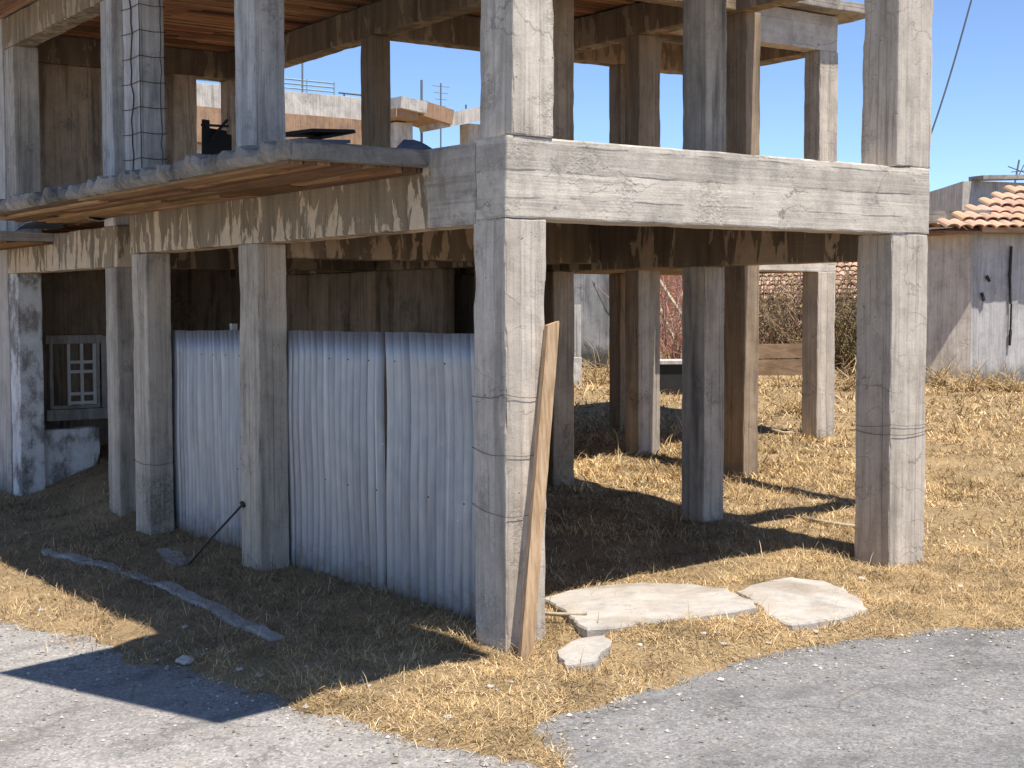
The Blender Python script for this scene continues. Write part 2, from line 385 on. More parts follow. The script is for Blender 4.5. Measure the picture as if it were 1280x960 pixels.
def plain(name, c, rough=.8, metal_=0., var=.3, sc=6):
    n = NT(name); col = n.mix(n.noise(sc, None, 6), tuple(q*(1-var) for q in c), tuple(min(1, q*(1+var)) for q in c)); return n.done(col, rough, metal_, .25)
M['rust'] = plain('rusty_wire', (.085, .055, .04), .8, .3)
M['dark'] = plain('dark_debris', (.03, .03, .032), .7)
M['blueplastic'] = plain('blue_grey_tarpaulin', (.13, .165, .23), .5)
M['sheet_white'] = plain('crumpled_pale_sheet', (.74, .75, .76), .55, 0, .25, 3)
M['railing'] = plain('blue_railing', (.26, .36, .42), .5)
M['cable'] = plain('grey_cable', (.09, .1, .11), .6)
M['frame_white'] = plain('old_white_paint', (.76, .75, .72), .7, 0, .2)
M['stone'] = plain('pale_stone', (.5, .46, .4), .9, 0, .25, 12)
M['grid_metal'] = plain('aerial_metal', (.2, .22, .24), .5, .5)

def soil():
    n = NT('dry_soil')
    big = n.noise(.8, None, 6, .6); med = n.noise(7, None, 8, .7); fine = n.noise(45, n.map((1, 1, 1)), 6, .7)
    col = n.mix(n.ramp(med, [(.33, 0.), (.62, 1.)]), (.19, .135, .08), (.38, .27, .145))
    col = n.mix(n.ramp(big, [(.42, 0.), (.62, .8)]), col, (.44, .31, .165))
    col = n.mix(.8, col, n.ramp(fine, [(.3, .45), (.6, 1.15), (.75, 1.5)]), 'MULTIPLY')
    n.bump(n.math('ADD', fine, med), .8, .03)
    return n.done(col, .95, 0, .1)
M['soil'] = soil()
def asphalt():
    n = NT('old_asphalt')
    big = n.noise(.55, None, 6, .6); med = n.noise(5, None, 7, .7)
    x = n.xyz()[0]
    pale = n.mix(n.ramp(big, [(.35, 0.), (.65, 1.)]), (.33, .308, .285), (.265, .247, .23))
    grey = n.mix(n.ramp(big, [(.35, 0.), (.65, 1.)]), (.25, .24, .232), (.19, .184, .18))
    side = n.ramp(n.math('ADD', n.math('MULTIPLY', n.math('ADD', x, 1.35), 1.5), n.math('MULTIPLY', n.math('SUBTRACT', med, .5), 1.2)), [(0., 0.), (.6, 1.)])
    col = n.mix(side, pale, grey)
    col = n.mix(.8, col, n.ramp(med, [(.3, .78), (.7, 1.2)]), 'MULTIPLY')
    agg = n.vor(52, None, out='Color'); ag = n.ramp(agg, [(.05, .5), (.3, .9), (.6, 1.05), (.95, 1.6)])
    col = n.mix(.7, col, ag, 'MULTIPLY')
    fine = n.noise(60, None, 5, .75)
    col = n.mix(.8, col, n.ramp(fine, [(.3, .6), (.5, 1.), (.75, 1.35)]), 'MULTIPLY')
    # darker tyre-worn patches, dusty patches and thin cracks
    col = n.mix(n.math('MULTIPLY', n.ramp(n.noise(1, n.map((.9, 2.2, 1)), 5), [(.52, 0.), (.66, 1.)]), .45), col, (.085, .083, .082))
    wv = n.map((1, 1, 1), (.3, .1, 0))
    nd = n.t.nodes.new('ShaderNodeVectorMath'); nd.operation = 'ADD'
    nc = n.t.nodes.new('ShaderNodeTexNoise'); nc.inputs['Scale'].default_value = 2.5; nc.inputs['Detail'].default_value = 6; n.L(n.co, nc.inputs['Vector'])
    sc = n.t.nodes.new('ShaderNodeVectorMath'); sc.operation = 'SCALE'; sc.inputs['Scale'].default_value = .5; n.L(nc.outputs['Color'], sc.inputs[0])
    n.L(wv, nd.inputs[0]); n.L(sc.outputs[0], nd.inputs[1])
    cr = n.vor(.75, nd.outputs[0], 'DISTANCE_TO_EDGE')
    crk = n.math('MULTIPLY', n.ramp(cr, [(.003, 1.), (.011, 0.)]), n.ramp(n.noise(1.1, None, 3), [(.44, 0.), (.55, 1.)]))
    col = n.mix(n.math('MULTIPLY', crk, .55), col, (.1, .094, .088))
    col = n.mix(n.ramp(n.noise(3.1, n.map((1, 1, 1), (9, 2, 0)), 7, .7), [(.58, 0.), (.74, .5)]), col, (.3, .255, .19))
    n.bump(n.math('SUBTRACT', n.math('ADD', fine, n.math('MULTIPLY', n.vor(85), .8)), n.math('MULTIPLY', crk, .5)), .6, .01)
    return n.done(col, .92, 0, .2)
M['asphalt'] = asphalt()
def tinted(name, base=(1, 1, 1), rough=.85, trans=0.):
    n = NT(name); t = n.attr(); col = n.mix(1., t, base, 'MULTIPLY')
    n.done(col, rough, 0, .15)
    return n.m
M['straw'] = tinted('dry_straw')
M['twig'] = tinted('dry_twigs')
M['leaf'] = tinted('leaves')
def tile():
    n = NT('terracotta_tiles'); t = n.attr()
    col = n.mix(n.noise(5, None, 6), (.44, .275, .19), (.56, .40, .29)); col = n.mix(1., col, t, 'MULTIPLY')
    col = n.mix(n.ramp(n.noise(2, None, 6), [(.55, 0.), (.7, .5)]), col, (.2, .16, .13))
    return n.done(col, .9, 0, .15)
M['tile'] = tile()

# ------------------------------------------------------------------ world and sun
w = bpy.data.worlds.new('World'); S.world = w; w.use_nodes = True
nt = w.node_tree; bg = nt.nodes['Background']
sky = nt.nodes.new('ShaderNodeTexSky'); sky.sky_type = 'NISHITA'; sky.sun_disc = False
TS = Vector((.03, -.36, 1.)).normalized()
sky.sun_elevation = math.asin(TS.z); sky.sun_rotation = math.atan2(TS.x, TS.y)
sky.altitude = 5000; sky.air_density = 1.0; sky.dust_density = 0.; sky.ozone_density = 3.
bg.inputs[1].default_value = .128
nt.links.new(sky.outputs[0], bg.inputs[0])
sl = bpy.data.lights.new('sun', 'SUN'); sun = bpy.data.objects.new('sun', sl); COL.objects.link(sun)
sl.energy = 4.3; sl.angle = math.radians(.5); sl.color = (1., .945, .86)
sun.rotation_euler = (-TS).to_track_quat('-Z', 'Y').to_euler(); sun.location = (20, -20, 60)
S.view_settings.view_transform = 'Standard'; S.view_settings.look = 'None'; S.view_settings.exposure = 0.78; S.view_settings.gamma = 1
S.view_settings.use_curve_mapping = False
S.cycles.diffuse_bounces = 8; S.cycles.max_bounces = 14

# ------------------------------------------------------------------ ground and road
def axis_lines(lo, hi, step, far_lo, far_hi):
    l = list(np.arange(lo, hi+1e-6, step)); s = step
    a = []; v = lo
    while v > far_lo: s *= 1.22; v -= s; a.append(v)
    b = []; v = l[-1]; s = step
    while v < far_hi: s *= 1.22; v += s; b.append(v)
    return np.array(a[::-1]+l+b)
def sheet(name, xs, ys, zf, mat, keep=None):
    X, Y = np.meshgrid(xs, ys, indexing='ij'); Z = zf(X.ravel(), Y.ravel()).reshape(X.shape)
    nx, ny = X.shape; I = np.arange(nx*ny).reshape(nx, ny)
    q = np.stack([I[:-1, :-1], I[1:, :-1], I[1:, 1:], I[:-1, 1:]], -1).reshape(-1, 4)
    if keep is not None:
        cx = (X[:-1, :-1]+X[1:, 1:]).ravel()/2; cy = (Y[:-1, :-1]+Y[1:, 1:]).ravel()/2
        q = q[keep(cx, cy)]
    P = np.stack([X.ravel(), Y.ravel(), Z.ravel()], 1)
    used = np.unique(q); rm = -np.ones(len(P), int); rm[used] = np.arange(len(used))
    o = mesh_obj(name, P[used].tolist(), rm[q].tolist(), mat, None, True); o['kind'] = 'structure'; return o
sheet('ground', axis_lines(-3.6, 7.5, .075, -400, 500), axis_lines(-3., 6.5, .075, -400, 500), h_ground, M['soil'])
sheet('road', axis_lines(-5, 6, .25, -120, 120), axis_lines(-4, 5, .25, -120, 60), h_road, M['asphalt'], keep=lambda x, y: road_sd(x, y) < .45+.1*np.abs(x))

# ------------------------------------------------------------------ the unfinished building
B = thing('unfinished_building', 'unfinished two-storey concrete frame building with bare columns and peeling beams at the road corner', 'building')
SO = 3.06; FT = 3.63; RS = 5.9; RB = 6.3
def col(x, y, wx, wy, z0, z1, mat, seed, chip=.6, lean=(0, 0), seg=.09):
    return rough_box('column', (x, y, z0), (x+wx, y+wy, z1), M[mat], B, seg, .005, chip, seed, lean)
corner = col(0, 0, .357, .398, -.5, SO, 'front', 1, .9, seg=.06)
right = col(4.05, 0, .468, .396, -.4, SO, 'front', 2, .9, seg=.07)
c2 = col(0, 3.955, .293, .42, -.6, 3.028, 'col_a', 3)
c1 = col(0, 6.70, .275, .43, -.7, 3.028, 'col_a', 4)
cj = col(0, 7.60, .27, .36, -.5, 2.9, 'col_b', 5)
K = col(0, 11.3, .32, .4, -.7, 2.9, 'whitewash', 6)
D = col(4.05, 2.34, .272, .335, -.3, 2.835, 'col_b', 7)
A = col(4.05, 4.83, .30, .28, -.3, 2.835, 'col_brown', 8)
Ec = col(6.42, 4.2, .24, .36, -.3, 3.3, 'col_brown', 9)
Cc = col(6.3, 6.0, .37, .28, -.2, 2.9, 'col_b', 10)
Fc = col(9.08, 5.5, .35, .29, -.2, 2.9, 'front', 11)
Bc = col(7.59, 7.93, .26, .26, -.1, 2.9, 'col_brown', 12)
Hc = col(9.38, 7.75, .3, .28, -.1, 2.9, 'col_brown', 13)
Ic = col(7.58, 5.5, .26, .28, -.2, 2.9, 'col_b', 14)
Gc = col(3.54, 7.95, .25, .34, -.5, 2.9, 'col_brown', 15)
Jc = col(3.4, 12.5, .3, .3, -.5, 2.9, 'wall_tan', 16)
# upper storey columns
col(.055, -.02, .36, .41, FT+.002, RS, 'front', 21, 1.1, (.006, 0), seg=.06)
col(4.09, 0, .45, .396, FT+.002, RS, 'front', 22, .9, (.008, 0), seg=.07)
col(-.02, 3.93, .31, .42, FT, RS, 'col_blue', 23)
u1 = col(-.02, 6.72, .27, .5, FT, RS, 'col_blue', 24)
col(0, 7.62, .27, .36, 3.36, RS, 'col_blue', 25)
col(0, 11.3, .34, .4, 3.36, RS, 'col_b', 26)
col(4.05, 2.34, .285, .34, FT, RB, 'col_b', 27)
col(4.05, 4.83, .30, .28, FT, RB, 'col_brown', 28)
col(6.42, 4.2, .24, .36, 3.3, RS, 'col_brown', 29)
col(6.3, 6.0, .37, .28, 3.3, RS, 'col_brown', 30)
col(9.08, 5.5, .36, .29, 3.3, RS, 'front', 31)
col(7.59, 7.93, .26, .26, 3.3, RS, 'col_brown', 32)
col(9.38, 7.75, .3, .28, 3.3, RS, 'col_brown', 33)
col(7.58, 5.5, .26, .28, 3.3, RS, 'col_brown', 34)
col(3.54, 7.95, .25, .34, 3.3, RS, 'col_brown', 35)
col(3.56, 12.4, .24, .3, 3.3, RS, 'wall_tan', 36)
# beams: (a, b, material)
def beam(a, b, mat, seed=0, chip=.7, seg=.11): return rough_box('beam', a, b, M[mat], B, seg, .005, chip, seed)
beam((-.003, -.006, SO), (4.523, .36, FT), 'front_beam', 41, 1.1, .07)
beam((-.004, .364, SO-.03), (.30, 7.16, FT-.01), 'beam_left', 42, .9, .09)
beam((-.004, 7.56, 2.9), (.30, 11.72, 3.36), 'beam_left', 43)
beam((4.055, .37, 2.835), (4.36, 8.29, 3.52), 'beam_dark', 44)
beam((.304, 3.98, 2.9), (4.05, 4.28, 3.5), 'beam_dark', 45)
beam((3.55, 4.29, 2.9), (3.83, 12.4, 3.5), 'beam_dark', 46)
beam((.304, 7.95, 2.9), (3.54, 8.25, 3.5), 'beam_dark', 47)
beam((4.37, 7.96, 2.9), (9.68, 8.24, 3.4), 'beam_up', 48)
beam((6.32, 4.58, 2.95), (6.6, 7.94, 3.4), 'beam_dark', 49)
beam((6.62, 5.51, 2.9), (9.44, 5.78, 3.32), 'front_beam', 50)
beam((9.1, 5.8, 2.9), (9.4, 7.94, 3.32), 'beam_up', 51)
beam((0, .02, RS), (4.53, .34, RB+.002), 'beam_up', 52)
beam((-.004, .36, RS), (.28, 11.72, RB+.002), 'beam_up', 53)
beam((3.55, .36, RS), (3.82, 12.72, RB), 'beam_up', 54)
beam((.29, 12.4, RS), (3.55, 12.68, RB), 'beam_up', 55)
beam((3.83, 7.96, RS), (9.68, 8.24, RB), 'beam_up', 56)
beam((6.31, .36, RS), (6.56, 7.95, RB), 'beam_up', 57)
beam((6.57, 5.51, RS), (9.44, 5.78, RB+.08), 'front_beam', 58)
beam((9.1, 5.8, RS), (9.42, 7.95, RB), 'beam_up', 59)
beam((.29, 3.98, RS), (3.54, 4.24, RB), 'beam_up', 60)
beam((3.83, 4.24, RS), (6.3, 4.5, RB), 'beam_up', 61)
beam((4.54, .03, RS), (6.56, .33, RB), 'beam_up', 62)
# slabs
def slab(a, b, mat='slab', seed=0, seg=.14, chip=1.2): return rough_box('floor_slab', a, b, M[mat], B, seg, .008, chip, seed)
s1_ = slab((.304, .364, 3.5), (4.49, 8.2, 3.61), 'slab', 71, .3)
slab((.304, 8.26, 3.5), (3.8, 12.6, 3.6), 'slab', 72, .4)
slab((4.5, 5.55, 3.41), (9.44, 8.2, 3.52), 'slab', 73, .4)
def roof(a, b, seed): return rough_box('roof_slab', a, b, M['slab'], B, .25, .008, 1.2, seed)
roof((-1.40, -.05, RB+.03), (4.85, 4.2, RB+.18), 81)
roof((-1.40, 4.21, RB+.03), (6.7, 8.4, RB+.18), 82)
roof((-1.40, 8.41, RB+.03), (3.95, 13., RB+.18), 83)
roof((6.71, 5.25, RB+.1), (9.98, 8.45, RB+.24), 84)
_cp = [(-1.95, -2.32), (.10, -2.32), (.10, .15), (-2.62, .02)]; mb = MB()  # unseen canopy added out of frame, outline shaped to cast the road shadow
mb.add([(x, y, RB+.19) for x, y in _cp]+[(x, y, RB+.33) for x, y in _cp], [(3,2,1,0), (4,5,6,7), (0,1,5,4), (1,2,6,5), (2,3,7,6), (3,0,4,7)]); mb.build('shadow_canopy', M['slab'], B)
# formwork boards
def boards(name, x0, x1, y0, y1, z, axis, parent, mat, w=.115, drop=.03, seed=0):
    r = random.Random(seed); mb = MB()
    lo, hi = (y0, y1) if axis == 'X' else (x0, x1)
    a0, a1 = (x0, x1) if axis == 'X' else (y0, y1)
    p = lo
    while p < hi-.01:
        ww = min(w*r.uniform(.75, 1.2), hi-p); cuts = [a0, a1]
        n = int((a1-a0)/2.6)
        cuts = [a0]+sorted(r.uniform(a0+.3, a1-.3) for _ in range(n))+[a1]
        for q0, q1 in zip(cuts[:-1], cuts[1:]):
            k = r.uniform(.38, 1.2); g = r.uniform(.85, 1.12); c = (k, k*g, k*g*r.uniform(.85, 1.15), 1)
            zb = z-r.uniform(.2, 1)*drop
            if axis == 'X': mb.box((q0+.004, p, zb), (q1-.004, p+ww-.011, z), c)
            else: mb.box((p, q0+.004, zb), (p+ww-.011, q1-.004, z), c)
        p += ww
    return mb.build(name, mat, parent)
boards('formwork_boards', .3, 3.54, .36, 3.97, RB+.028, 'X', B, M['boards_x'], seed=1)
boards('formwork_boards', .3, 3.54, 4.25, 8.2, RB+.028, 'X', B, M['boards_x'], seed=2)
boards('formwork_boards', .3, 3.54, 8.26, 12.39, RB+.028, 'X', B, M['boards_x'], seed=3)
boards('formwork_boards', 3.83, 6.3, 4.51, 7.95, RB+.028, 'X', B, M['boards_x'], seed=4)
boards('formwork_boards', 3.83, 4.84, .36, 4.19, RB+.028, 'X', B, M['boards_x'], seed=5)
boards('formwork_boards', 6.58, 9.09, 5.8, 7.95, RB+.098, 'X', B, M['boards_x'], seed=6)
boards('formwork_boards', .31, 4.05, .37, 3.97, 3.498, 'X', B, M['boards_x'], seed=7)
boards('formwork_boards', .31, 3.54, 4.29, 7.94, 3.498, 'X', B, M['boards_x'], seed=8)
boards('formwork_boards', .31, 3.54, 8.26, 12.3, 3.498, 'X', B, M['boards_x'], seed=9)
boards('formwork_boards', 6.62, 9.09, 5.8, 7.94, 3.408, 'X', B, M['boards_x'], seed=10)
boards('formwork_boards', 4.38, 6.31, 5.6, 7.94, 3.408, 'X', B, M['boards_x'], seed=14)
boards('formwork_boards', -1.2, -.01, .0, 12.9, RB+.028, 'Y', B, M['boards_y'], seed=15)

# the ragged balcony on the left facade
def ragged_slab(name, x0, x1, y0, y1, z0, z1, seed, parent, mat, rag=.15, step=.022):
    ys = np.arange(y0, y1+1e-6, step); prof = []
    for y in ys:
        q = mn.noise(Vector((y*1.4, seed, 0)))*rag*.6 + (abs(mn.noise(Vector((y*4.5, seed, 3))))-.2)*rag*.8 + abs(mn.noise(Vector((y*17, seed, 3))))*rag*.35
        tz = (.22-abs(mn.noise(Vector((y*3.6, seed, 9)))))*.11 + mn.noise(Vector((y*11, seed, 5)))*.03 + mn.noise(Vector((y*31, seed, 5)))*.02
        prof.append((y, q, tz))
    vs = []; fs = []; ns = 8
    for y, q, tz in prof:
        xo = x0+q
        ring = [(x1, z0), (xo+.06, z0+mn.noise(Vector((y*9, 1, seed)))*.006), (xo+.012+abs(tz)+.02*mn.noise(Vector((y*23, 4, seed))), z0+.02), (xo-tz*.5+.03*mn.noise(Vector((y*19, 8, seed))), (z0+z1)/2+tz*.6+.02*mn.noise(Vector((y*27, 2, seed)))), (xo+.025-tz, z1-.012+tz), (xo+.10, z1+tz*.9+.025*mn.noise(Vector((y*21, 6, seed)))), (xo+.3, z1+tz*.5), (x1, z1)]
        vs += [(a, y, b) for a, b in ring]
    for i in range(len(prof)-1):
        for k in range(ns):
            k2 = (k+1) % ns; fs.append((i*ns+k, (i+1)*ns+k, (i+1)*ns+k2, i*ns+k2))
    fs.append(tuple(range(ns))); fs.append(tuple((len(prof)-1)*ns+k for k in range(ns))[::-1])
    return mesh_obj(name, vs, fs, mat, parent)
bal = ragged_slab('balcony', -1.2, -.006, .995, 9.2, 3.485, 3.612, 2, B, M['broken'])
rough_box('edge_rim', (-1.13, .965, 3.484), (-.008, 1.06, 3.602), M['broken'], bal, .05, .014, 2.2, 5)
boards('formwork_boards', -1.12, -.01, 1.07, 9.1, 3.483, 'Y', bal, M['boards_y'], .13, .045, 11)
b2 = ragged_slab('balcony', -.95, -.006, 9.75, 14.5, 3.26, 3.36, 5, B, M['slab'], .05)
boards('formwork_boards', -.93, -.01, 9.77, 14.4, 3.258, 'Y', b2, M['boards_y'], .13, .045, 12)
# walls of the building
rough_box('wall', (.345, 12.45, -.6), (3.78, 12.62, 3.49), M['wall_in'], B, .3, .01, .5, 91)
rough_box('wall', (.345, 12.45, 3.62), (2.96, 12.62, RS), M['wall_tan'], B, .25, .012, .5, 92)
rough_box('wall', (2.62, 12.30, 3.62), (3.0, 12.445, RS), M['wall_tan'], B, .25, .012, .5, 93)
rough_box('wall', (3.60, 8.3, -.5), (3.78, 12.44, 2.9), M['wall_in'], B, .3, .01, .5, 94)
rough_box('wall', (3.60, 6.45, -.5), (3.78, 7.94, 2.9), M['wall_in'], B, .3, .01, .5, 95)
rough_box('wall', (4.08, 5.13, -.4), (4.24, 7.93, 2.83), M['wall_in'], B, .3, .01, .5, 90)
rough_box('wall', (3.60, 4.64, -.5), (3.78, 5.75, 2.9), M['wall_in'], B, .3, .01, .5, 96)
rough_box('wall', (-.01, 11.73, -.7), (.2, 22, 7.), M['wall_light'], B, .5, .01, .5, 97)
rough_box('low_wall', (.325, 11.42, -.5), (1.12, 11.62, .78), M['whitewash'], B, .08, .015, 3., 98)
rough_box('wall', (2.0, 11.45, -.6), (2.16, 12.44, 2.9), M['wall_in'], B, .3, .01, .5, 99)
# window in the back wall of the left bay
wc = U(92, 470, y=12.42)
def wpt(px, py): return U(px, py, y=12.40)
p0 = wpt(60, 430); p1 = wpt(124, 509)
wf = MB(); x0, x1, zt, zb = p0.x, p1.x, p0.z, p1.z; y = 12.40
for a, b in (((x0, zb), (x0+.05, zt)), ((x1-.05, zb), (x1, zt))): wf.box((a[0], y-.05, a[1]), (b[0], y+.04, b[1]))
wf.box((x0-.05, y-.06, zt), (x1+.05, y+.04, zt+.12)); wf.box((x0+.05, y-.05, zb), (x1-.05, y+.04, zb+.05))
win = wf.build('window', M['wood_grey'], B)
cs = MB(); xa = x0+(x1-x0)*.34; xb = x1-.06
for xx in (xa, (xa+xb)/2-.02, xb-.045): cs.box((xx, y-.075, zb+.052), (xx+.045, y-.052, zt-.002))
for f_ in (0, .16, .55, .72): zc = zb+.06+(zt-zb-.12)*f_; cs.box((xa+.046, y-.07, zc), (xb-.046, y-.054, zc+.045))
cs.build('casement', M['frame_white'], win)
sl_ = MB(); sl_.box((x0-.08, y-.14, zb-.16), (x1+.35, y+.04, zb-.004)); sl_.build('sill', M['wood_grey'], win)
pn = MB(); pn.box((x1+.02, y-.09, zb+.0), (x1+.32, y-.06, zt+.1)); pn.build('wall_panel', M['ruin_white'], B)

# wires round the columns and the exposed steel of the upper column
def loop(parent, x0, x1, y0, y1, z, tilt=0., r=.004, sides=4):
    e = .01; c = [(x0-e, y1+e, z+tilt), (x0-e, y0-e, z), (x1+e, y0-e, z+tilt*.6), (x1+e, y1+e, z+tilt), (x0-e, y1+e, z+tilt)]
    pts = []
    for a, b in zip(c[:-1], c[1:]):
        for k in range(5):
            t = k/5; p = Vector(a).lerp(Vector(b), t)
            pts.append(p+Vector((0, 0, -.02*math.sin(math.pi*t)+mn.noise(p*9)*.006)))
    pts.append(Vector(c[-1])); mb = MB(); mb.tube(pts, r*.55, 5); return mb.build('tie_wire', M['rust'], parent)
for z, t in ((1.83, -.03), (1.40, .03), (.97, .05)): loop(corner, 0, .357, 0, .398, z, t, .0035)
loop(right, 4.05, 4.518, 0, .396, 1.33, .02, .004); loop(right, 4.05, 4.518, 0, .396, 1.42, -.03, .003)
upc = [o for o in B.children if o.name.startswith('column')]
loop(c1, 0, .275, 6.7, 7.13, .75, .02, .004)
cage = MB()
for k in range(8): 
    z = FT+.14+k*.27
    e = .012; pts = [(-.02-e, 7.24, z+.01), (-.02-e, 6.98, z-.008), (-.02-e, 6.72-e, z), (.13, 6.72-e, z-.012), (.25+e, 6.72-e, z), (.25+e, 7.2, z)]
    cage.tube(pts, .004, 5)
for x, yy in ((-.028, 6.72), (.20, 6.71), (-.032, 6.95)):
    cage.tube([(x+random.uniform(-.012, .012)*(1 if yy < 6.72 else .3), yy-.012+(random.uniform(-.05, .05) if yy > 6.8 else 0), FT+.05+k*.13) for k in range(17)], .005 if yy < 6.8 else .007, 5)
cage.build('rebar_cage', M['rust'], u1)
rb = MB()
for x, yy in ((.1, .05), (.34, .06)):
    rb.tube([(x, yy, RB+.3), (x+.01, yy, RB+.9)], .008, 5)

# ------------------------------------------------------------------ corrugated sheets
def corr(name, label, X, ya, yb, zbot, ztop, pitch, seed, lean=0., skew=0.):
    n = int(abs(yb-ya)/pitch*12); nz = 10; vs = []; fs = []; gc = []
    for j in range(nz+1):
        t = j/nz
        for i in range(n+1):
            s_ = i/n; yy = ya+(yb-ya)*s_
            ph = 2*math.pi*(yy-ya)/pitch
            bulge = mn.noise(Vector((yy*1.3, t*2.2, seed)))*.03
            zb = zbot(yy); g_ = max(0., 1-abs(math.sin(ph/2))*2.2)*(.55+.45*mn.noise(Vector((yy*5, t*3, seed)))); gc.append((1-.62*g_, 1-.62*g_, 1-.6*g_, 1))  # valley shade painted into the tint so the ribs stand out
            vs.append((X+.022-.05*abs(math.sin(ph/2))**.75+bulge+lean*t, yy+skew*t*(.5-s_), zb+(ztop(yy)+mn.noise(Vector((yy*2, seed, 1)))*.008-zb)*t))
    for j in range(nz):
        for i in range(n): a = j*(n+1)+i; fs.append((a, a+1, a+n+2, a+n+1))
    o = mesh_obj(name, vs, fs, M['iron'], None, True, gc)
    md = o.modifiers.new('thick', 'SOLIDIFY'); md.thickness = .0015
    for zf, st_ in ((.9, 3), (.45, 4)):
        for i in range(random.randint(0, 1), int(abs(yb-ya)/pitch), st_):
            if random.random() < .35: continue
            yy = ya+(yb-ya)/abs(yb-ya)*pitch*(i+.5); zz_ = zbot(yy)+(ztop(yy)-zbot(yy))*zf
            bulge = mn.noise(Vector((yy*1.3, zf*2.2, seed)))*.03; nb_ = MB()
            nb_.tube([(X-.034+bulge, yy, zz_), (X-.026+bulge, yy, zz_)], [.006, .008], 7); nb_.build('nail', M['rust'], o)
    return tag(o, label, 'metal sheet', 'corrugated sheets closing the bays between the left columns')
def lin(a, b, za, zb_): return lambda v: za+(zb_-za)*(v-a)/(b-a)
XS = .335
pA = U(592, 417, x=XS); pB = U(481, 415, x=XS); pC = U(361, 413, x=XS); pD = U(300, 413, x=XS); pE = U(215, 413, x=XS)
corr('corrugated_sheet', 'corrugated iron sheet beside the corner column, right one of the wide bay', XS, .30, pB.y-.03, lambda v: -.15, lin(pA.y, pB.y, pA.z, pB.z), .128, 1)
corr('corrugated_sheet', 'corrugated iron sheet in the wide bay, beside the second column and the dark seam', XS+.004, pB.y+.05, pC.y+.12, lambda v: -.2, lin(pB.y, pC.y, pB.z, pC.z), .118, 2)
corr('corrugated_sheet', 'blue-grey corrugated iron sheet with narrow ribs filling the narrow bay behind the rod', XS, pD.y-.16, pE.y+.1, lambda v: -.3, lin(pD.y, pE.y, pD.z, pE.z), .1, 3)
st = MB(); q = U(292, 407, x=XS+.1); st.box((q.x-.03, q.y-.03, -.2), (q.x+.03, q.y+.03, q.z+.02))
tag(st.build('timber_post', M['wood_grey']), 'thin timber post poking up behind the narrow corrugated sheet', 'post')

# ------------------------------------------------------------------ leaning plank and rod, ground pieces
foot = U(656, 826, y=-.20); top = U(690, 404, y=-.05)
foot.z = gz(foot.x, foot.y)-.03
pk = MB(); ax = (top-foot)
segs = 14; vs = []
sx = Vector((1, 0, 0)); sy = Vector((.0, 1, 0))
for i in range(segs+1):
    p = foot+ax*(i/segs); jx = mn.noise(Vector((i*.7, 3, 1)))*.004
    W = .046; Dp = .031
    for a, b in ((-W, -Dp), (W, -Dp), (W, Dp), (-W, Dp)): vs.append(p+sx*(a+jx)+sy*b+Vector((0, 0, (a*.3 if i == segs else 0))))
fs = []
for i in range(segs):
    for k in range(4): k2 = (k+1) % 4; fs.append((i*4+k, i*4+k2, (i+1)*4+k2, (i+1)*4+k))
fs += [(3, 2, 1, 0), tuple(segs*4+k for k in range(4))]
pk.add(vs, fs)
pko = pk.build('wooden_plank', M['plank'])
bm = bmesh.new(); bm.from_mesh(pko.data); bmesh.ops.rotate(bm, cent=foot, matrix=Matrix.Rotation(math.radians(-14), 3, ax.normalized()), verts=bm.verts[:]); bm.to_mesh(pko.data); bm.free()
tag(pko, 'long pale pine plank leaning against the sunlit side of the corner column', 'plank')
g0 = T(226, 711); g1 = U(303, 631, x=-.02)
rd = MB(); rd.tube([g0-Vector((0, 0, .05)), g0.lerp(g1, .5)+Vector((0, 0, -.012)), g1], .011, 6)
rd.tube([g1-Vector((0, .03, .01)), g1+Vector((0, .02, .02))], .02, 6)
tag(rd.build('steel_rod', M['rust'], None, True), 'dark thin steel rod leaning against the second column above the kerb', 'rod')

def pad(name, px, z, th, label, cat, mat, seed, group=None, tilt=0):
    """broken slab: outline given on its own plane, real thickness, noisy rim and joints"""
    o0 = px if isinstance(px[0], Vector) else [U(a, b, z=z) for a, b in px]; pts = []
    for a, b in zip(o0, o0[1:]+o0[:1]):
        n = max(2, int((b-a).length/.05))
        for k in range(n):
            p = a.lerp(b, k/n); nv = Vector((mn.noise(p*5+Vector((seed, 0, 0))), mn.noise(p*5+Vector((0, seed, 7))), 0))*.035
            nv += Vector((mn.noise(p*19), mn.noise(p*19+Vector((4, 4, 4))), 0))*.012
            pts.append(p+nv)
    c = sum(pts, Vector())/len(pts); bmm = bmesh.new(); rings = []
    for sc, dz in ((1., -th), (1.004, -.015), (.99, 0), (.9, .002), (.6, .004), (.3, .004)):
        rings.append([bmm.verts.new((c.x+(p.x-c.x)*sc, c.y+(p.y-c.y)*sc, c.z+(p.z-c.z)*sc+dz+mn.noise(p*3*sc)*.006)) for p in pts])
    n = len(pts)
    for r1, r2 in zip(rings[:-1], rings[1:]):
        for i in range(n): bmm.faces.new((r1[i], r1[(i+1) % n], r2[(i+1) % n], r2[i]))
    bmm.faces.new(rings[-1]); bmm.faces.new(rings[0][::-1])
    bmesh.ops.recalc_face_normals(bmm, faces=bmm.faces[:])
    me = bpy.data.meshes.new(name); bmm.to_mesh(me); bmm.free(); me.materials.append(mat)
    o = bpy.data.objects.new(name, me); COL.objects.link(o); tag(o, label, cat, group); return o
pad('concrete_pad', PADF[0][1], 0, .2, 'large flat slab of pale broken concrete beside the foot of the corner column', 'concrete slab', M['pad'], 1, 'broken concrete slabs')
pad('concrete_pad', PADF[1][1], 0, .2, 'rounded flat slab of pale concrete nearest the right column', 'concrete slab', M['pad'], 2, 'broken concrete slabs')
pad('concrete_chunk', PADF[2][1], 0, .12, 'small tilted chunk of pale concrete right of the plank foot', 'concrete chunk', M['pad'], 3)
q0 = T(196, 684); 
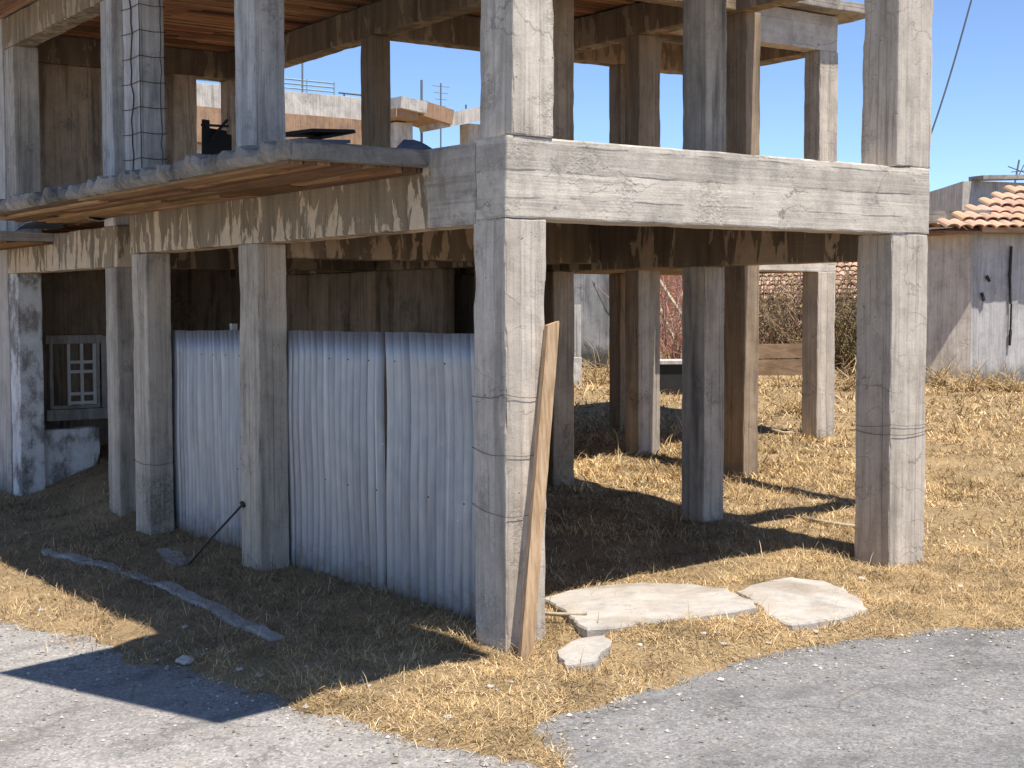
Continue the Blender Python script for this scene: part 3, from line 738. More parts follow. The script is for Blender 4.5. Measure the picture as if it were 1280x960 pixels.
pad('concrete_pad', [(196, 686), (228, 681), (262, 690), (250, 702), (222, 708), (206, 700)], float(h_base(q0.x, q0.y))+.03, .1, 'small grey flat slab in the shade at the foot of the narrow corrugated sheet', 'concrete slab', M['kerb'], 4)
# half-buried kerb
kp = [(58, 694), (110, 708), (160, 722), (205, 737), (250, 757), (295, 780), (347, 806)]
kv = []; kf = []
pts = []
for a, b in zip(kp[:-1], kp[1:]):
    for k in range(6): pts.append(T(a[0]+(b[0]-a[0])*k/6, a[1]+(b[1]-a[1])*k/6))
pts.append(T(*kp[-1]))
for i, p in enumerate(pts):
    d = (pts[min(i+1, len(pts)-1)]-pts[max(0, i-1)]); d.z = 0; d.normalize(); s_ = Vector((-d.y, d.x, 0))
    zt = gz(p.x, p.y)+.02+mn.noise(p*4)*.025; wd = .07+mn.noise(p*3)*.03
    for a, b in ((-wd, -.2), (-wd, -.01), (-wd*.8, .004), (wd*.8, .004), (wd, -.01), (wd, -.2)): kv.append((p.x+s_.x*a, p.y+s_.y*a, zt+b+mn.noise(p*13+s_*a)*.012))
for i in range(len(pts)-1):
    for k in range(5): kf.append((i*6+k, i*6+k+1, (i+1)*6+k+1, (i+1)*6+k))
kf += [tuple(range(6)), tuple((len(pts)-1)*6+k for k in range(6))[::-1]]
tag(mesh_obj('kerb', kv, kf, M['kerb']), 'half buried grey concrete kerb running through the shaded grass left of the columns', 'kerb')
# stones
sbm = bmesh.new(); bmesh.ops.create_icosphere(sbm, subdivisions=2, radius=1)
for v in sbm.verts: v.co *= 1+mn.noise(v.co*1.7)*.45
sme = bpy.data.meshes.new('stone'); sbm.to_mesh(sme); sbm.free(); sme.materials.append(M['stone'])
def stone(px, py, r, label, group='small pale stones scattered on the verge'):
    p = T(px, py); o = bpy.data.objects.new('stone', sme); COL.objects.link(o)
    o.location = (p.x, p.y, gz(p.x, p.y)+r*.35); o.scale = (r*random.uniform(.8, 1.4), r*random.uniform(.7, 1.2), r*random.uniform(.4, .65)); o.rotation_euler = (0, 0, random.uniform(0, 6))
    tag(o, label, 'stone', group)
SHA = 'small pale stone lying in the shaded grass left of the corner column'
for a, b in ((17, 661), (33, 672), (97, 640), (231, 790), (212, 806), (262, 850), (325, 850), (355, 852), (300, 845), (183, 803), (90, 703), (60, 655)): stone(a, b, random.uniform(.012, .028), SHA)
SUN_ = 'small pale stone lying in sunlit straw near the road edge'
for a, b in ((452, 858), (462, 862), (612, 868), (640, 861), (560, 905), (800, 815), (835, 805), (880, 800), (905, 806), (960, 800), (1020, 790), (1200, 740), (1180, 690), (1240, 705)): stone(a, b, random.uniform(.012, .026), SUN_)
stone(232, 830, .06, 'larger flat pale stone on the shaded road edge', 'larger verge stones'); stone(1077, 731, .035, 'flat pale stone by the foot of the right column', 'larger verge stones')
def stick(px, r, label, rise=.02, name='stick'):
    pts = [T(*p)+Vector((0, 0, rise+r)) for p in px]; pts = [Vector((p.x, p.y, gz(p.x, p.y)+rise+r)) for p in pts]
    mb = MB(); mb.tube(pts, r, 6); tag(mb.build(name, M['stick'], None, True), label, 'stick')
stick([(668, 779), (690, 783), (712, 783), (733, 780)], .016, 'pale bent stick lying between the plank foot and the large slab', .05)
stick([(1003, 656), (1035, 662), (1072, 668)], .02, 'long pale stick lying on the grass left of the right column')
stick([(950, 541), (980, 547), (1006, 549)], .025, 'pale stick on the grass at the foot of the far sunlit column')

# debris on the first floor slab
def ysl(px, py, y): return U(px, py, y=y)
db = thing('board_stack', 'untidy stack of dark sheets and boards on the upper floor between two columns', 'debris', (1.6, 6.6, 3.61))
r_ = random.Random(5)
sa = U(366, 175, y=6.).x; sb = U(452, 178, y=6.).x
for k in range(16):
    mb = MB(); zc_ = 3.625+k*.047; w2 = (sb-sa)*(1 if k < 11 else r_.uniform(.35, .7)); x0_ = sa if k < 11 else r_.uniform(sa, sb-w2)
    a = Vector((x0_+r_.uniform(-.05, .05), 6.0+r_.uniform(-.12, .12), zc_)); b = a+Vector((w2, r_.uniform(-.15, .15), r_.uniform(-.02, .05) if k < 13 else r_.uniform(.0, .12)))
    mb.obox(a, b, r_.uniform(.35, .7), .035); mb.build('board', [M['dark'], M['wood_grey'], M['sheet_white'], M['blueplastic'], M['dark']][k % 5], db)
ta = U(480, 180, y=4.2).x; tb = U(580, 180, y=4.2).x
tp = []; tf = []; n = 14
for i in range(n):
    for j in range(n):
        u, v = i/(n-1), j/(n-1); x = ta+(tb-ta)*u; yy = 3.7+.9*v
        tp.append((x, yy, 3.64+.40*math.exp(-((u-.5)/.5)**6-((v-.5)/.35)**2)+.1*mn.noise(Vector((x*3, yy*3, 1)))+.06*abs(mn.noise(Vector((x*8, yy*5, 1))))))
for i in range(n-1):
    for j in range(n-1): tf.append((i*n+j, (i+1)*n+j, (i+1)*n+j+1, i*n+j+1))
o = mesh_obj('tarpaulin', tp, tf, M['blueplastic']); o.modifiers.new('thick', 'SOLIDIFY').thickness = .006
tag(o, 'crumpled blue-grey tarpaulin heaped on the upper floor left of the corner column', 'tarpaulin')
# dark scrap seen between the upper columns at the left
sp = thing('scrap_heap', 'heap of dark scrap panels and bars on the upper floor beside the stained wall', 'scrap', (2.2, 10.2, 3.6))
def scr(pts, wd, name='panel'):
    mb = MB(); mb.obox(U(*pts[0], y=10.2), U(*pts[1], y=10.3), wd, .04, upv=(0, -1, 0)); mb.build(name, M['dark'], sp)
scr(((257, 200), (257, 150)), .10); scr(((271, 200), (270, 162)), .30); scr(((283, 200), (283, 168)), .14); scr(((262, 176), (284, 150)), .03, 'bar'); scr(((252, 156), (285, 158)), .03, 'bar')
# crumpled sheet on the left beam
tp = []; tf = []; n = 26
for i in range(n):
    for j in range(8):
        u, v = i/(n-1), j/7; yy = 7.65+2.9*u; x = -.28+.9*v
        tp.append((x, yy, 3.40+.13*math.sin(u*3.1)+.07*mn.noise(Vector((x*4, yy*3, 2)))+.07*abs(mn.noise(Vector((x*3, yy*7, 5))))+.10*v))
for i in range(n-1):
    for j in range(7): tf.append((i*8+j, (i+1)*8+j, (i+1)*8+j+1, i*8+j+1))
o = mesh_obj('crumpled_sheet', tp, tf, M['sheet_white']); o.modifiers.new('thick', 'SOLIDIFY').thickness = .004
tag(o, 'crumpled pale sheet lying on top of the left beam under the balcony', 'sheet')

# ------------------------------------------------------------------ neighbours
def wallseg(name, p, q, z0, z1, th, mat, parent):
    p = Vector((p[0], p[1], 0)); q = Vector((q[0], q[1], 0)); d = (q-p); L = d.length; d.normalize(); nrm = Vector((-d.y, d.x, 0))
    n = max(2, int(L/.3)); m_ = max(2, int((z1-z0)/.3)); vs = []; fs = []
    for s_ in (0, 1):
        for i in range(n+1):
            for j in range(m_+1):
                a = p+d*(L*i/n)+nrm*(th*s_); zc = z0+(z1-z0)*j/m_
                k = mn.noise(Vector((a.x*1.5, a.y*1.5, zc*1.5)))*.02
                vs.append((a.x+nrm.x*k, a.y+nrm.y*k, zc))
    st_ = (n+1)*(m_+1)
    for i in range(n):
        for j in range(m_):
            a = i*(m_+1)+j; fs.append((a, a+m_+1, a+m_+2, a+1)); fs.append((st_+a, st_+a+1, st_+a+m_+2, st_+a+m_+1))
    for i in range(n):
        for j in (0, m_): a = i*(m_+1)+j; fs.append((a, a+m_+1, st_+a+m_+1, st_+a))
    for j in range(m_):
        for i in (0, n): a = i*(m_+1)+j; fs.append((a, a+1, st_+a+1, st_+a))
    return mesh_obj(name, vs, fs, mat, parent)
def tiles(name, e0, e1, up, rows, parent, hip=0., seed=1, pitch=.24, run=.36):
    """barrel tiles laid in courses from the eave e0->e1 up the slope vector"""
    e0 = Vector(e0); e1 = Vector(e1); d = (e1-e0).normalized(); L = (e1-e0).length; up = Vector(up).normalized(); nrm = d.cross(up).normalized()
    if nrm.z < 0: nrm = -nrm
    r = random.Random(seed); mb = MB(); nt_ = int(L/pitch)
    for j in range(rows):
        for i in range(nt_):
            s0 = (i+.5)*pitch
            if s0 < hip*j*run: continue
            b = e0+d*(s0+r.uniform(-.012, .012))+up*(j*run-.05+r.uniform(-.02, .02)); k = r.uniform(.75, 1.15); c = (k*1.05, k*r.uniform(.92, 1.05), k*r.uniform(.85, 1.05), 1)
            vs = []; fs = []
            for e, (rad, lift) in enumerate(((pitch*.56, .045), (pitch*.47, .0))):
                o_ = b+up*(run*1.18*e)+nrm*(lift+.012*(j % 2))
                for q in range(7):
                    t = math.pi*q/6; vs.append(o_+d*(rad*math.cos(t))+nrm*(rad*.62*math.sin(t)))
                for q in range(7):
                    t = math.pi*q/6; vs.append(o_+d*((rad-.018)*math.cos(t))+nrm*((rad*.62-.018)*math.sin(t)))
            for q in range(6):
                fs += [(q, q+1, 14+q+1, 14+q), (7+q+1, 7+q, 21+q, 21+q+1), (q+1, q, 7+q, 7+q+1)]
            mb.add(vs, fs, c)
    # dark valley layer below
    a0 = e0-nrm*.03; a1 = e1-nrm*.03; H = rows*run
    lo = [a0, a1, a1+up*H, a0+d*(hip*H)+up*H]; mb.add(lo+[p-nrm*.05 for p in lo], [(0,1,2,3), (7,6,5,4), (0,4,5,1), (1,5,6,2), (2,6,7,3), (3,7,4,0)], (.45, .4, .38, 1))
    return mb.build(name, M['tile'], parent)
HW = 1.03
hA = U(1105, 480, d=26.9); hB = U(1213, 480, d=26.4); hC = U(1500, 480, d=27.6)
zE = U(1213, 293, d=26.4).z
H = thing('old_house', 'low old house with terracotta tile roof and stained whitewashed wall in the right background', 'house', (hB.x, hB.y, gz(hB.x, hB.y)))
gh = gz(hB.x, hB.y)
hw = wallseg('wall', hA, hB, gh-.4, zE, .25, M['house_brown'], H); hw['label'] = 'brown stained rendered wall'
hw = wallseg('wall', hB+Vector((.0, .02, 0)), hC, gh-.4, zE+.02, .25, M['house_white'], H); hw['label'] = 'white limewashed wall with dark cracks'
wallseg('wall', hC, hC+Vector((3.2, 5.4, 0)), gh-.4, zE, .25, M['house_white'], H)
# crack streaks: open damage in the plaster
def hp(px, py, o=-.03):
    r = ray(px, py); nrm = Vector((-(hC-hB).y, (hC-hB).x, 0)).normalized(); t = ((hB-CAM).dot(nrm))/r.dot(nrm); return CAM+r*t+nrm*o
for (a, b, wd) in (((1263, 308), (1261, 345), .07), ((1261, 345), (1262, 380), .05), ((1262, 412), (1261, 432), .055), ((1263, 380), (1262, 412), .022), ((1232, 345), (1236, 352), .06), ((1226, 366), (1229, 376), .08)):
    n = 7; p = hp(*a); q = hp(*b); ck = MB()
    for k in range(n):
        s0 = p.lerp(q, k/n); s1 = p.lerp(q, (k+1)/n); ck.obox(s0, s1, wd*(.6+.7*abs(mn.noise(s0*7))), .03, upv=(0, -1, 0) if abs((q-p).z) > .01 else (0, 0, 1))
    ck.build('crack', M['dark'], H)
ed = (hC-hB).normalized()
ea = MB(); ea.obox(hB+Vector((0, 0, zE-hB.z+.06))-Vector((.1, .2, 0)), Vector((hC.x, hC.y, zE+.06))-Vector((.1, .2, 0)), .25, .09); 
ea.obox(Vector((hA.x, hA.y, zE-.02))-Vector((.02, .06, 0)), Vector((hB.x, hB.y, zE+.05))-Vector((.02, .06, 0)), .2, .09); ea.build('eave_board', M['wood_brown'], H)
inn = Vector((-ed.y, ed.x, 0))
if inn.dot(fw) < 0: inn = -inn
upv = (inn*1. + Vector((0, 0, .46)))
tiles('tile_roof', Vector((hB.x, hB.y, zE+.05))-inn*.35-ed*.75, Vector((hC.x, hC.y, zE+.05))-inn*.35, upv, 9, H, 1.4, 3)
ed2 = (hB-hA).normalized(); 
tiles('tile_roof', Vector((hA.x, hA.y, zE+.05))-inn*.4, Vector((hB.x, hB.y, zE+.12))-inn*.4-ed2*.3, inn+Vector((0, 0, .1)), 1, H, 0, 4)
rp0 = U(1110, 275, d=27.2); rp1 = U(1234, 273, d=26.9)
rc = MB(); rc.obox(rp0, rp1, .9, .26); rc.build('concrete_ledge', M['slab'], H)
# flat roofed block behind it
nb = thing('flat_roofed_house', 'grey flat-roofed block rising behind the tile roof at the right edge', 'house', tuple(U(1300, 470, d=36)))
fx0 = U(1217, 226, d=34); fx1 = U(1420, 222, d=36); gb = 1.3
wallseg('wall', fx0, fx1, gb-.3, fx0.z, .25, M['house_white'], nb)
wallseg('wall', fx0, fx0+Vector((3.1, 4.0, 0)), gb-.3, fx0.z-.01, .25, M['house_brown'], nb)
cp_ = MB(); cp_.obox(fx0-Vector((.05, .1, -.05)), fx1-Vector((.05, .1, -.05)), .5, .1); cp_.build('coping', M['slab'], nb)
an = MB(); a0 = U(1266, 228, d=35); a1 = U(1274, 205, d=35); an.tube([a0-Vector((0, 0, .3)), a1+Vector((0, 0, .1))], .025, 6)
for (p, q) in (((1260, 208), (1284, 217)), ((1264, 215), (1284, 213)), ((1280, 206), (1272, 222))): an.tube([U(*p, d=35), U(*q, d=35)], .014, 5)
tag(an.build('aerial', M['grid_metal']), 'small metal aerial on top of the grey flat-roofed block', 'aerial')

# cable from the right column up out of the picture
cb = MB(); p = Vector((4.53, .3, U(1160, 254, x=4.53).z)); q = U(1217, -10, d=13.2); q2 = U(1300, -420, d=14.5)
pts = []
for k in range(25):
    t = k/24; s0 = p.lerp(q, t); s0.z -= .35*math.sin(math.pi*t)*.4; pts.append(s0)
pts += [q.lerp(q2, k/8) for k in range(1, 9)]
cb.tube(pts, .008, 6); tag(cb.build('overhead_cable', M['cable'], None, True), 'thin grey overhead cable rising from the right column into the sky', 'cable')

# grey ruined wall, posts, red wall, boards and trough in the back yard
def yard(px, d_): 
    p = U(px, 470, d=d_); return Vector((p.x, p.y, gz(p.x, p.y)))
w0 = yard(640, 31); w1 = yard(775, 30)
gw = thing('ruined_wall', 'weathered grey wall with black mould behind the far columns', 'wall', tuple(w0))
wallseg('wall', yard(716, 29.5), w1, w0.z-.6, 4.3, .3, M['ruin_grey'], gw)
ww = wallseg('wall', w0, yard(716, 29.6), w0.z-.6, 4.4, .3, M['ruin_white'], gw); ww['label'] = 'whitewashed end of the ruined wall'
pp = yard(719, 27.5); mb = MB(); mb.box((pp.x-.08, pp.y-.08, pp.z-.4), (pp.x+.08, pp.y+.08, pp.z+1.45)); tag(mb.build('white_post', M['ruin_white']), 'white square post in front of the ruined grey wall', 'post')
pp = yard(706, 26.5); rough_box('masonry_stub', (pp.x-.45, pp.y-.2, pp.z-.5), (pp.x+.25, pp.y+.25, pp.z+.55), M['ruin_white'], None, .1, .03, 3, 5); tag(bpy.data.objects['masonry_stub'], 'low stub of broken pale masonry left of the white post', 'masonry')
r0_ = yard(800, 33); r1_ = yard(880, 34); rw = wallseg('red_wall', r0_, r1_, r0_.z-.6, 3.75, .3, M['red_wall'], None); tag(rw, 'faded red rendered wall glimpsed between the inner columns', 'wall')
for k, (a, b) in enumerate((((820, 345), (856, 400)), ((818, 372), (850, 440)))):
    mb = MB(); mb.tube([U(a[0], a[1], d=31.5), U(b[0], b[1], d=31)], .05, 6)
    tag(mb.build('pole', M['stick']), ('slanting pale pole leaning before the red wall, upper one', 'slanting pale pole leaning before the red wall, lower one')[k], 'pole', 'poles leaning before the red wall')
tr = yard(838, 25.5); tt = thing('trough', 'dark low trough with pale top ledge between the inner columns', 'trough', tuple(tr))
ex = Vector((.816, -.578, 0)); ey = Vector((.578, .816, 0))
def obx(mb, c, hx, hy, z0, z1):
    vs = [c+ex*(hx*i)+ey*(hy*j) for i, j in ((-1,-1),(1,-1),(1,1),(-1,1))]
    mb.add([(v.x, v.y, z0) for v in vs]+[(v.x, v.y, z1) for v in vs], [(0,3,2,1),(4,5,6,7),(0,1,5,4),(1,2,6,5),(2,3,7,6),(3,0,4,7)])
mb = MB(); obx(mb, tr, .7, .4, tr.z-.2, tr.z+.5); mb.build('body', M['dark'], tt)
mb = MB(); obx(mb, tr, .75, .45, tr.z+.502, tr.z+.56); mb.build('ledge', M['wood_grey'], tt)
b0 = U(930, 449, d=26.5); b1 = U(1012, 448, d=26.0)
bf = thing('board_fence', 'low fence of two wide brown boards beside the far sunlit column', 'fence', (b0.x, b0.y, gz(b0.x, b0.y)))
for f0, f1 in ((-.30, -.01), (.01, .27)):
    mb = MB(); a = b0+Vector((0, 0, (f0+f1)/2)); b = b1+Vector((0, 0, (f0+f1)/2)); mb.obox(a, b, .05, f1-f0); mb.build('board', M['wood_brown'], bf)
for e in (b0, b1):
    mb = MB(); g = gz(e.x, e.y); mb.box((e.x+.05, e.y+.04, g-.2), (e.x+.15, e.y+.14, e.z+.22)); mb.build('post', M['wood_brown'], bf)

# second tile-roofed house far behind
h2a = U(925, 376, d=44); h2b = U(1110, 378, d=42); g2 = gz(h2a.x, h2a.y)
H2 = thing('tiled_house', 'far house with pinkish tile roof half hidden by the dry shrubs', 'house', (h2a.x, h2a.y, g2))
wallseg('wall', h2a, h2b, g2-.5, h2a.z, .3, M['house_brown'], H2)
d2 = (h2b-h2a).normalized(); i2 = Vector((-d2.y, d2.x, 0)); i2 = i2 if i2.dot(fw) > 0 else -i2
tiles('tile_roof', h2a-i2*.4, Vector((h2b.x, h2b.y, h2a.z))-i2*.4, i2+Vector((0, 0, .42)), 8, H2, 0, 9)

# dry shrubs
def shrub(name, c, R, Hh, n, label, cols, seed, leafn=0, leafc=((.07, .09, .03),), group='dry shrubs at the back of the yard'):
    r = random.Random(seed); root = thing(name, label, 'shrub', tuple(c), group); mb = MB()
    ends = []
    for i in range(n):
        a = r.uniform(0, 6.28); rr = R*math.sqrt(r.random())*.5
        p = Vector((c[0]+rr*math.cos(a), c[1]+rr*math.sin(a), c[2]-.1)); d_ = Vector((math.cos(a)*r.uniform(.1, .9), math.sin(a)*r.uniform(.1, .9), 1)).normalized()
        L = Hh*r.uniform(.45, 1.15)/4; pts = [p]
        for k in range(4): d_ = (d_+Vector((r.uniform(-.35, .35), r.uniform(-.35, .35), r.uniform(-.15, .2)))).normalized(); p = p+d_*L; pts.append(p)
        cc = r.choice(cols); k_ = r.uniform(.7, 1.3); cc = tuple(q*k_ for q in cc)+(1,)
        mb.tube(pts, [.022, .016, .012, .008, .004], 3, cc)
        for _ in range(5):
            s0 = pts[r.randint(1, 4)]; e = s0+Vector((r.uniform(-1, 1), r.uniform(-1, 1), r.uniform(-.3, .9))).normalized()*r.uniform(.2, .55)
            mb.tube([s0, (s0+e)/2+Vector((r.uniform(-.05, .05), r.uniform(-.05, .05), .03)), e], [.008, .006, .003], 3, cc); ends.append(e)
        ends += pts[2:]
    mb.build('branches', M['twig'], root)
    if leafn:
        lf = MB()
        for _ in range(leafn):
            e = r.choice(ends)+Vector((r.uniform(-.18, .18), r.uniform(-.18, .18), r.uniform(-.15, .15))); u = Vector((r.uniform(-1, 1), r.uniform(-1, 1), r.uniform(-1, 1))).normalized(); v = u.orthogonal().normalized()
            s_ = r.uniform(.02, .05); k_ = r.uniform(.6, 1.4); cc = r.choice(leafc); lf.add([e-u*s_, e+v*s_*.45, e+u*s_, e-v*s_*.45], [(0, 1, 2, 3)], tuple(q*k_ for q in cc)+(1,))
        lf.build('leaves', M['leaf'], root)
    return root
TW = ((.28, .18, .13), (.34, .22, .17), (.2, .14, .09), (.3, .24, .15))
LF = ((.13, .12, .05), (.22, .17, .08), (.28, .17, .12))
shrub('dry_shrub', yard(975, 31), 1.6, 2.5, 150, 'dry pinkish brown shrub behind the brown board fence', TW, 1, 2600, LF)
shrub('dry_shrub', yard(1015, 30), 1.3, 2.1, 120, 'dry shrub directly left of the far sunlit column', TW, 2, 2200, LF)
shrub('dry_shrub', yard(1058, 29.5), 1.3, 1.9, 120, 'dry olive brown shrub between the far sunlit column and the right column', ((.26, .2, .12), (.2, .15, .09)), 3, 3000, ((.15, .13, .05), (.2, .15, .07)))
shrub('dry_shrub', yard(840, 30.5), 1.1, 2.2, 80, 'bare reddish shrub before the red wall', ((.4, .25, .2), (.34, .22, .17)), 4, 500, LF)
shrub('dry_shrub', yard(915, 32), 1.3, 2.3, 100, 'dry shrub hidden mostly behind the inner columns', TW, 5, 1500, LF)
for i, (px, d_) in enumerate(((1055, 25.5), (748, 27.0), (992, 22.5), (1180, 25.9), (1205, 25.3), (1232, 25.4), (1262, 25.2))):
    shrub('weed_tuft', yard(px, d_), .3, (.5, .55, .3, .36, .28, .34, .3)[i], 20, ('dry weed tuft right of the far sunlit column', 'pale dry weed tuft at the foot of the ruined grey wall', 'small dark weed in the yard left of the far sunlit column', 'dry weed tuft by the old house wall just right of the right column', 'dry weed tuft by the old house wall below the corner of brown and white', 'dry weed tuft by the old house wall below the white part', 'dry weed tuft by the old house wall nearest the right picture edge')[i], ((.4, .29, .15), (.5, .37, .2)), 20+i, 0, LF, 'dry weed tufts in the yard')
# green tree far behind
tc = U(1056, 335, d=58); tg = gz(tc.x, tc.y)
TR = thing('green_tree', 'dark green tree crown showing above the far tile roof', 'tree', (tc.x, tc.y, tg))
mb = MB(); mb.tube([(tc.x, tc.y, tg-.3), (tc.x+.1, tc.y, tg+1.4), (tc.x, tc.y+.1, 3.3)], [.22, .16, .08], 8, (.12, .09, .06, 1))
for k in range(7):
    a = k*.9; mb.tube([(tc.x, tc.y, 2.3+.12*k), (tc.x+math.cos(a)*.8, tc.y+math.sin(a)*.8, 3.0+.1*k), (tc.x+math.cos(a)*1.4, tc.y+math.sin(a)*1.4, 3.5)], [.08, .05, .02], 5, (.12, .09, .06, 1))
mb.build('trunk', M['twig'], TR)
lf = MB(); r = random.Random(3)
for k in range(5000):
    cl = r.randint(0, 13); a = cl*2.4; cx, cy, cz = tc.x+1.5*math.cos(a)*(.3+.05*cl), tc.y+1.5*math.sin(a)*(.3+.05*cl), 3.0+1.1*((cl*.37) % 1)
    u = Vector((r.gauss(0, 1), r.gauss(0, 1), r.gauss(0, .7)))*.4; e = Vector((cx, cy, cz))+u; t = Vector((r.uniform(-1, 1), r.uniform(-1, 1), r.uniform(-1, 1))).normalized(); v = t.orthogonal(); s_ = .1; k_ = r.uniform(.6, 1.4)
    lf.add([e-t*s_, e+v*s_*.4, e+t*s_, e-v*s_*.4], [(0, 1, 2, 3)], (.045*k_, .075*k_, .028*k_, 1))
lf.build('crown', M['leaf'], TR)

# apartment terrace far behind on the left
YA = 34.
ap = thing('apartment_block', 'far flat-roofed apartment block with white parapet and tan band seen through the upper floor', 'building', tuple(Vector((U(361, 300, y=YA).x, YA, 1.))))
xa = U(200, 110, y=YA).x; xb = U(500, 130, y=YA).x
zt = U(361, 114, y=YA).z; zm = U(361, 143, y=YA).z
rough_box('parapet', (xa, YA, zm), (xb, YA+.3, zt), M['flat_white'], ap, .4, .02, .5, 3)
rough_box('band', (xa, YA-.25, zm-1.1), (xb-.5, YA+.3, zm-.004), M['flat_tan'], ap, .4, .02, .5, 4)
rough_box('wall', (xa, YA+.1, .4), (xb-.6, YA+9, zm-1.104), M['flat_white'], ap, .8, .02, .5, 6)
rl = MB()
for k in range(3): rl.tube([(xa, YA+.1, zt+.12+.14*k), (xa+6, YA+.1, zt+.12+.14*k)], .03, 5)
for k in range(7): rl.tube([(xa+k, YA+.1, zt-.02), (xa+k, YA+.1, zt+.45)], .03, 5)
rl.build('railing', M['railing'], ap)
rl = MB(); rl.tube([(xa+6.2, YA+.15, zt+.12), (xb-.4, YA+.15, zt+.1)], .03, 5)
for k in range(6): rl.tube([(xa+6.4+k*1.6, YA+.15, zt-.02), (xa+6.4+k*1.6, YA+.15, zt+.12)], .03, 5)
rl.build('handrail', M['cable'], ap)
def mast(px, y0, y1, YY, r_, label, yp=None):
    p = U(px, y0, y=YY); q = U(px, y1, y=YY); mb = MB(); mb.tube([p, q], r_, 6)
    if yp:
        for k in range(5): z = q.z-(q.z-p.z)*(.05+.1*k); mb.tube([(q.x-.35+.05*k, YY, z), (q.x+.35-.05*k, YY, z)], .012, 5)
    tag(mb.build('mast', M['grid_metal']), label, 'mast', 'masts on the far roofs')
mast(378, 122, 78, YA+.1, .035, 'thin mast standing on the far white parapet')
mast(527, 185, 100, 31, .045, 'dark mast beside the broken concrete frame')
mast(551, 185, 104, 36, .03, 'pale distant lattice mast right of the dark one', True)
bk = thing('broken_frame', 'broken pale concrete frame with tilted slab against the sky left of the corner column', 'ruin', tuple(Vector((U(500, 250, y=30).x, 30., 1.))))
def seg2(name, a, b, w_, t_, mat, Y_=30.):
    mb = MB(); mb.obox(U(*a, y=Y_), U(*b, y=Y_), w_, t_); return mb.build(name, mat, bk)
seg2('slab', (480, 132), (512, 139), 2., .35, M['flat_white']); seg2('slab', (510, 138), (549, 150), 1.6, .45, M['flat_tan'])
seg2('slab', (536, 155), (604, 141), 1.2, .42, M['flat_white']); seg2('band', (478, 144), (506, 148), 1.6, .25, M['flat_tan'])
pz = U(501, 150, y=30.); mb = MB(); mb.box((pz.x-.3, 29.8, .5), (pz.x+.3, 30.4, pz.z-.1)); mb.build('pillar', M['flat_white'], bk)
pz = U(590, 146, y=30.); mb = MB(); mb.box((pz.x-.2, 29.9, .5), (pz.x+.3, 30.4, pz.z-.23)); mb.build('pillar', M['flat_white'], bk)
mb = MB()
for k in range(12): e = U(488+k*2.2, 128+k*.6, y=30.); mb.obox(e, e+Vector((.25, .1, .12)), .3, .12)
mb.build('rubble', M['dark'], bk)

# ------------------------------------------------------------------ dry grass
def blades(name, n_try, region, dens_keep, size, width, lay, palette, mat, label_kind='stuff', curl=.5):
    x0, x1, y0, y1 = region
    x = rng.uniform(x0, x1, n_try); y = rng.uniform(y0, y1, n_try)
    keep = dens_keep(x, y) > rng.random(n_try); x = x[keep]; y = y[keep]; n = len(x)
    nz = vnoise(x, y, 2.3)*.03 + vnoise(x, y, 7.)*.018
    z = h_ground(x, y, nz)
    az = rng.uniform(0, 2*np.pi, n); L = size*rng.lognormal(0, .5, n)*(.65+.8*clump(x, y, 1.7, 21)); el = np.clip(rng.normal(lay, .35, n), .03, 1.45)
    dx = np.cos(az)*np.cos(el); dy = np.sin(az)*np.cos(el); dz = np.sin(el)
    px, py = -np.sin(az), np.cos(az); w_ = width*rng.uniform(.6, 1.4, n)
    bend = rng.normal(0, curl, n)*L*.4
    base = np.stack([x, y, z-.006], 1); d = np.stack([dx, dy, dz], 1)*L[:, None]; s_ = np.stack([px, py, np.zeros(n)], 1)
    midp = base+d*.5+np.stack([0*x, 0*x, L*.07], 1)+s_*(bend*.45)[:, None]; tip = base+d+s_*bend[:, None]-np.stack([0*x, 0*x, L*.10], 1)
    V = np.empty((n, 5, 3)); V[:, 0] = base-s_*w_[:, None]; V[:, 1] = base+s_*w_[:, None]; V[:, 2] = midp+s_*(w_*.8)[:, None]; V[:, 3] = midp-s_*(w_*.8)[:, None]; V[:, 4] = tip
    pal = np.array(palette); ci = rng.integers(0, len(pal), n); c = pal[ci]*rng.uniform(.65, 1.3, (n, 1))*(1-.38*sstep(.55, .68, clump(x, y, 2.6, 41)))[:, None]*(.55+.75*clump(x, y, .9, 12)+.15*(clump(x, y, 4.1, 3)-.5)*2)[:, None]
    return V, c
def build_blades(name, sets, mat):
    V = np.concatenate([s[0] for s in sets]); c = np.concatenate([s[1] for s in sets]); n = len(V)
    me = bpy.data.meshes.new(name); me.vertices.add(n*5); me.vertices.foreach_set('co', V.astype(np.float32).ravel())
    me.loops.add(n*7); me.polygons.add(n*2)
    b = (np.arange(n)*5)[:, None]; li = np.concatenate([b+0, b+1, b+2, b+3, b+3, b+2, b+4], 1).ravel()
    me.loops.foreach_set('vertex_index', li.astype(np.int32))
    ls = np.stack([np.arange(n)*7, np.arange(n)*7+4], 1).ravel(); me.polygons.foreach_set('loop_start', ls.astype(np.int32))
    ca = me.color_attributes.new('tint', 'FLOAT_COLOR', 'POINT')
    cc = np.ones((n, 5, 4), np.float32); cc[:, :, :3] = c[:, None, :]; ca.data.foreach_set('color', cc.ravel())
    me.update(); me.validate(); me.materials.append(mat); o = bpy.data.objects.new(name, me); COL.objects.link(o); o['kind'] = 'stuff'; return o
PADW = [c[1] for c in CARVE]
def clump(x, y, s, o): return vnoise(x, y, s, o)*.5+.5
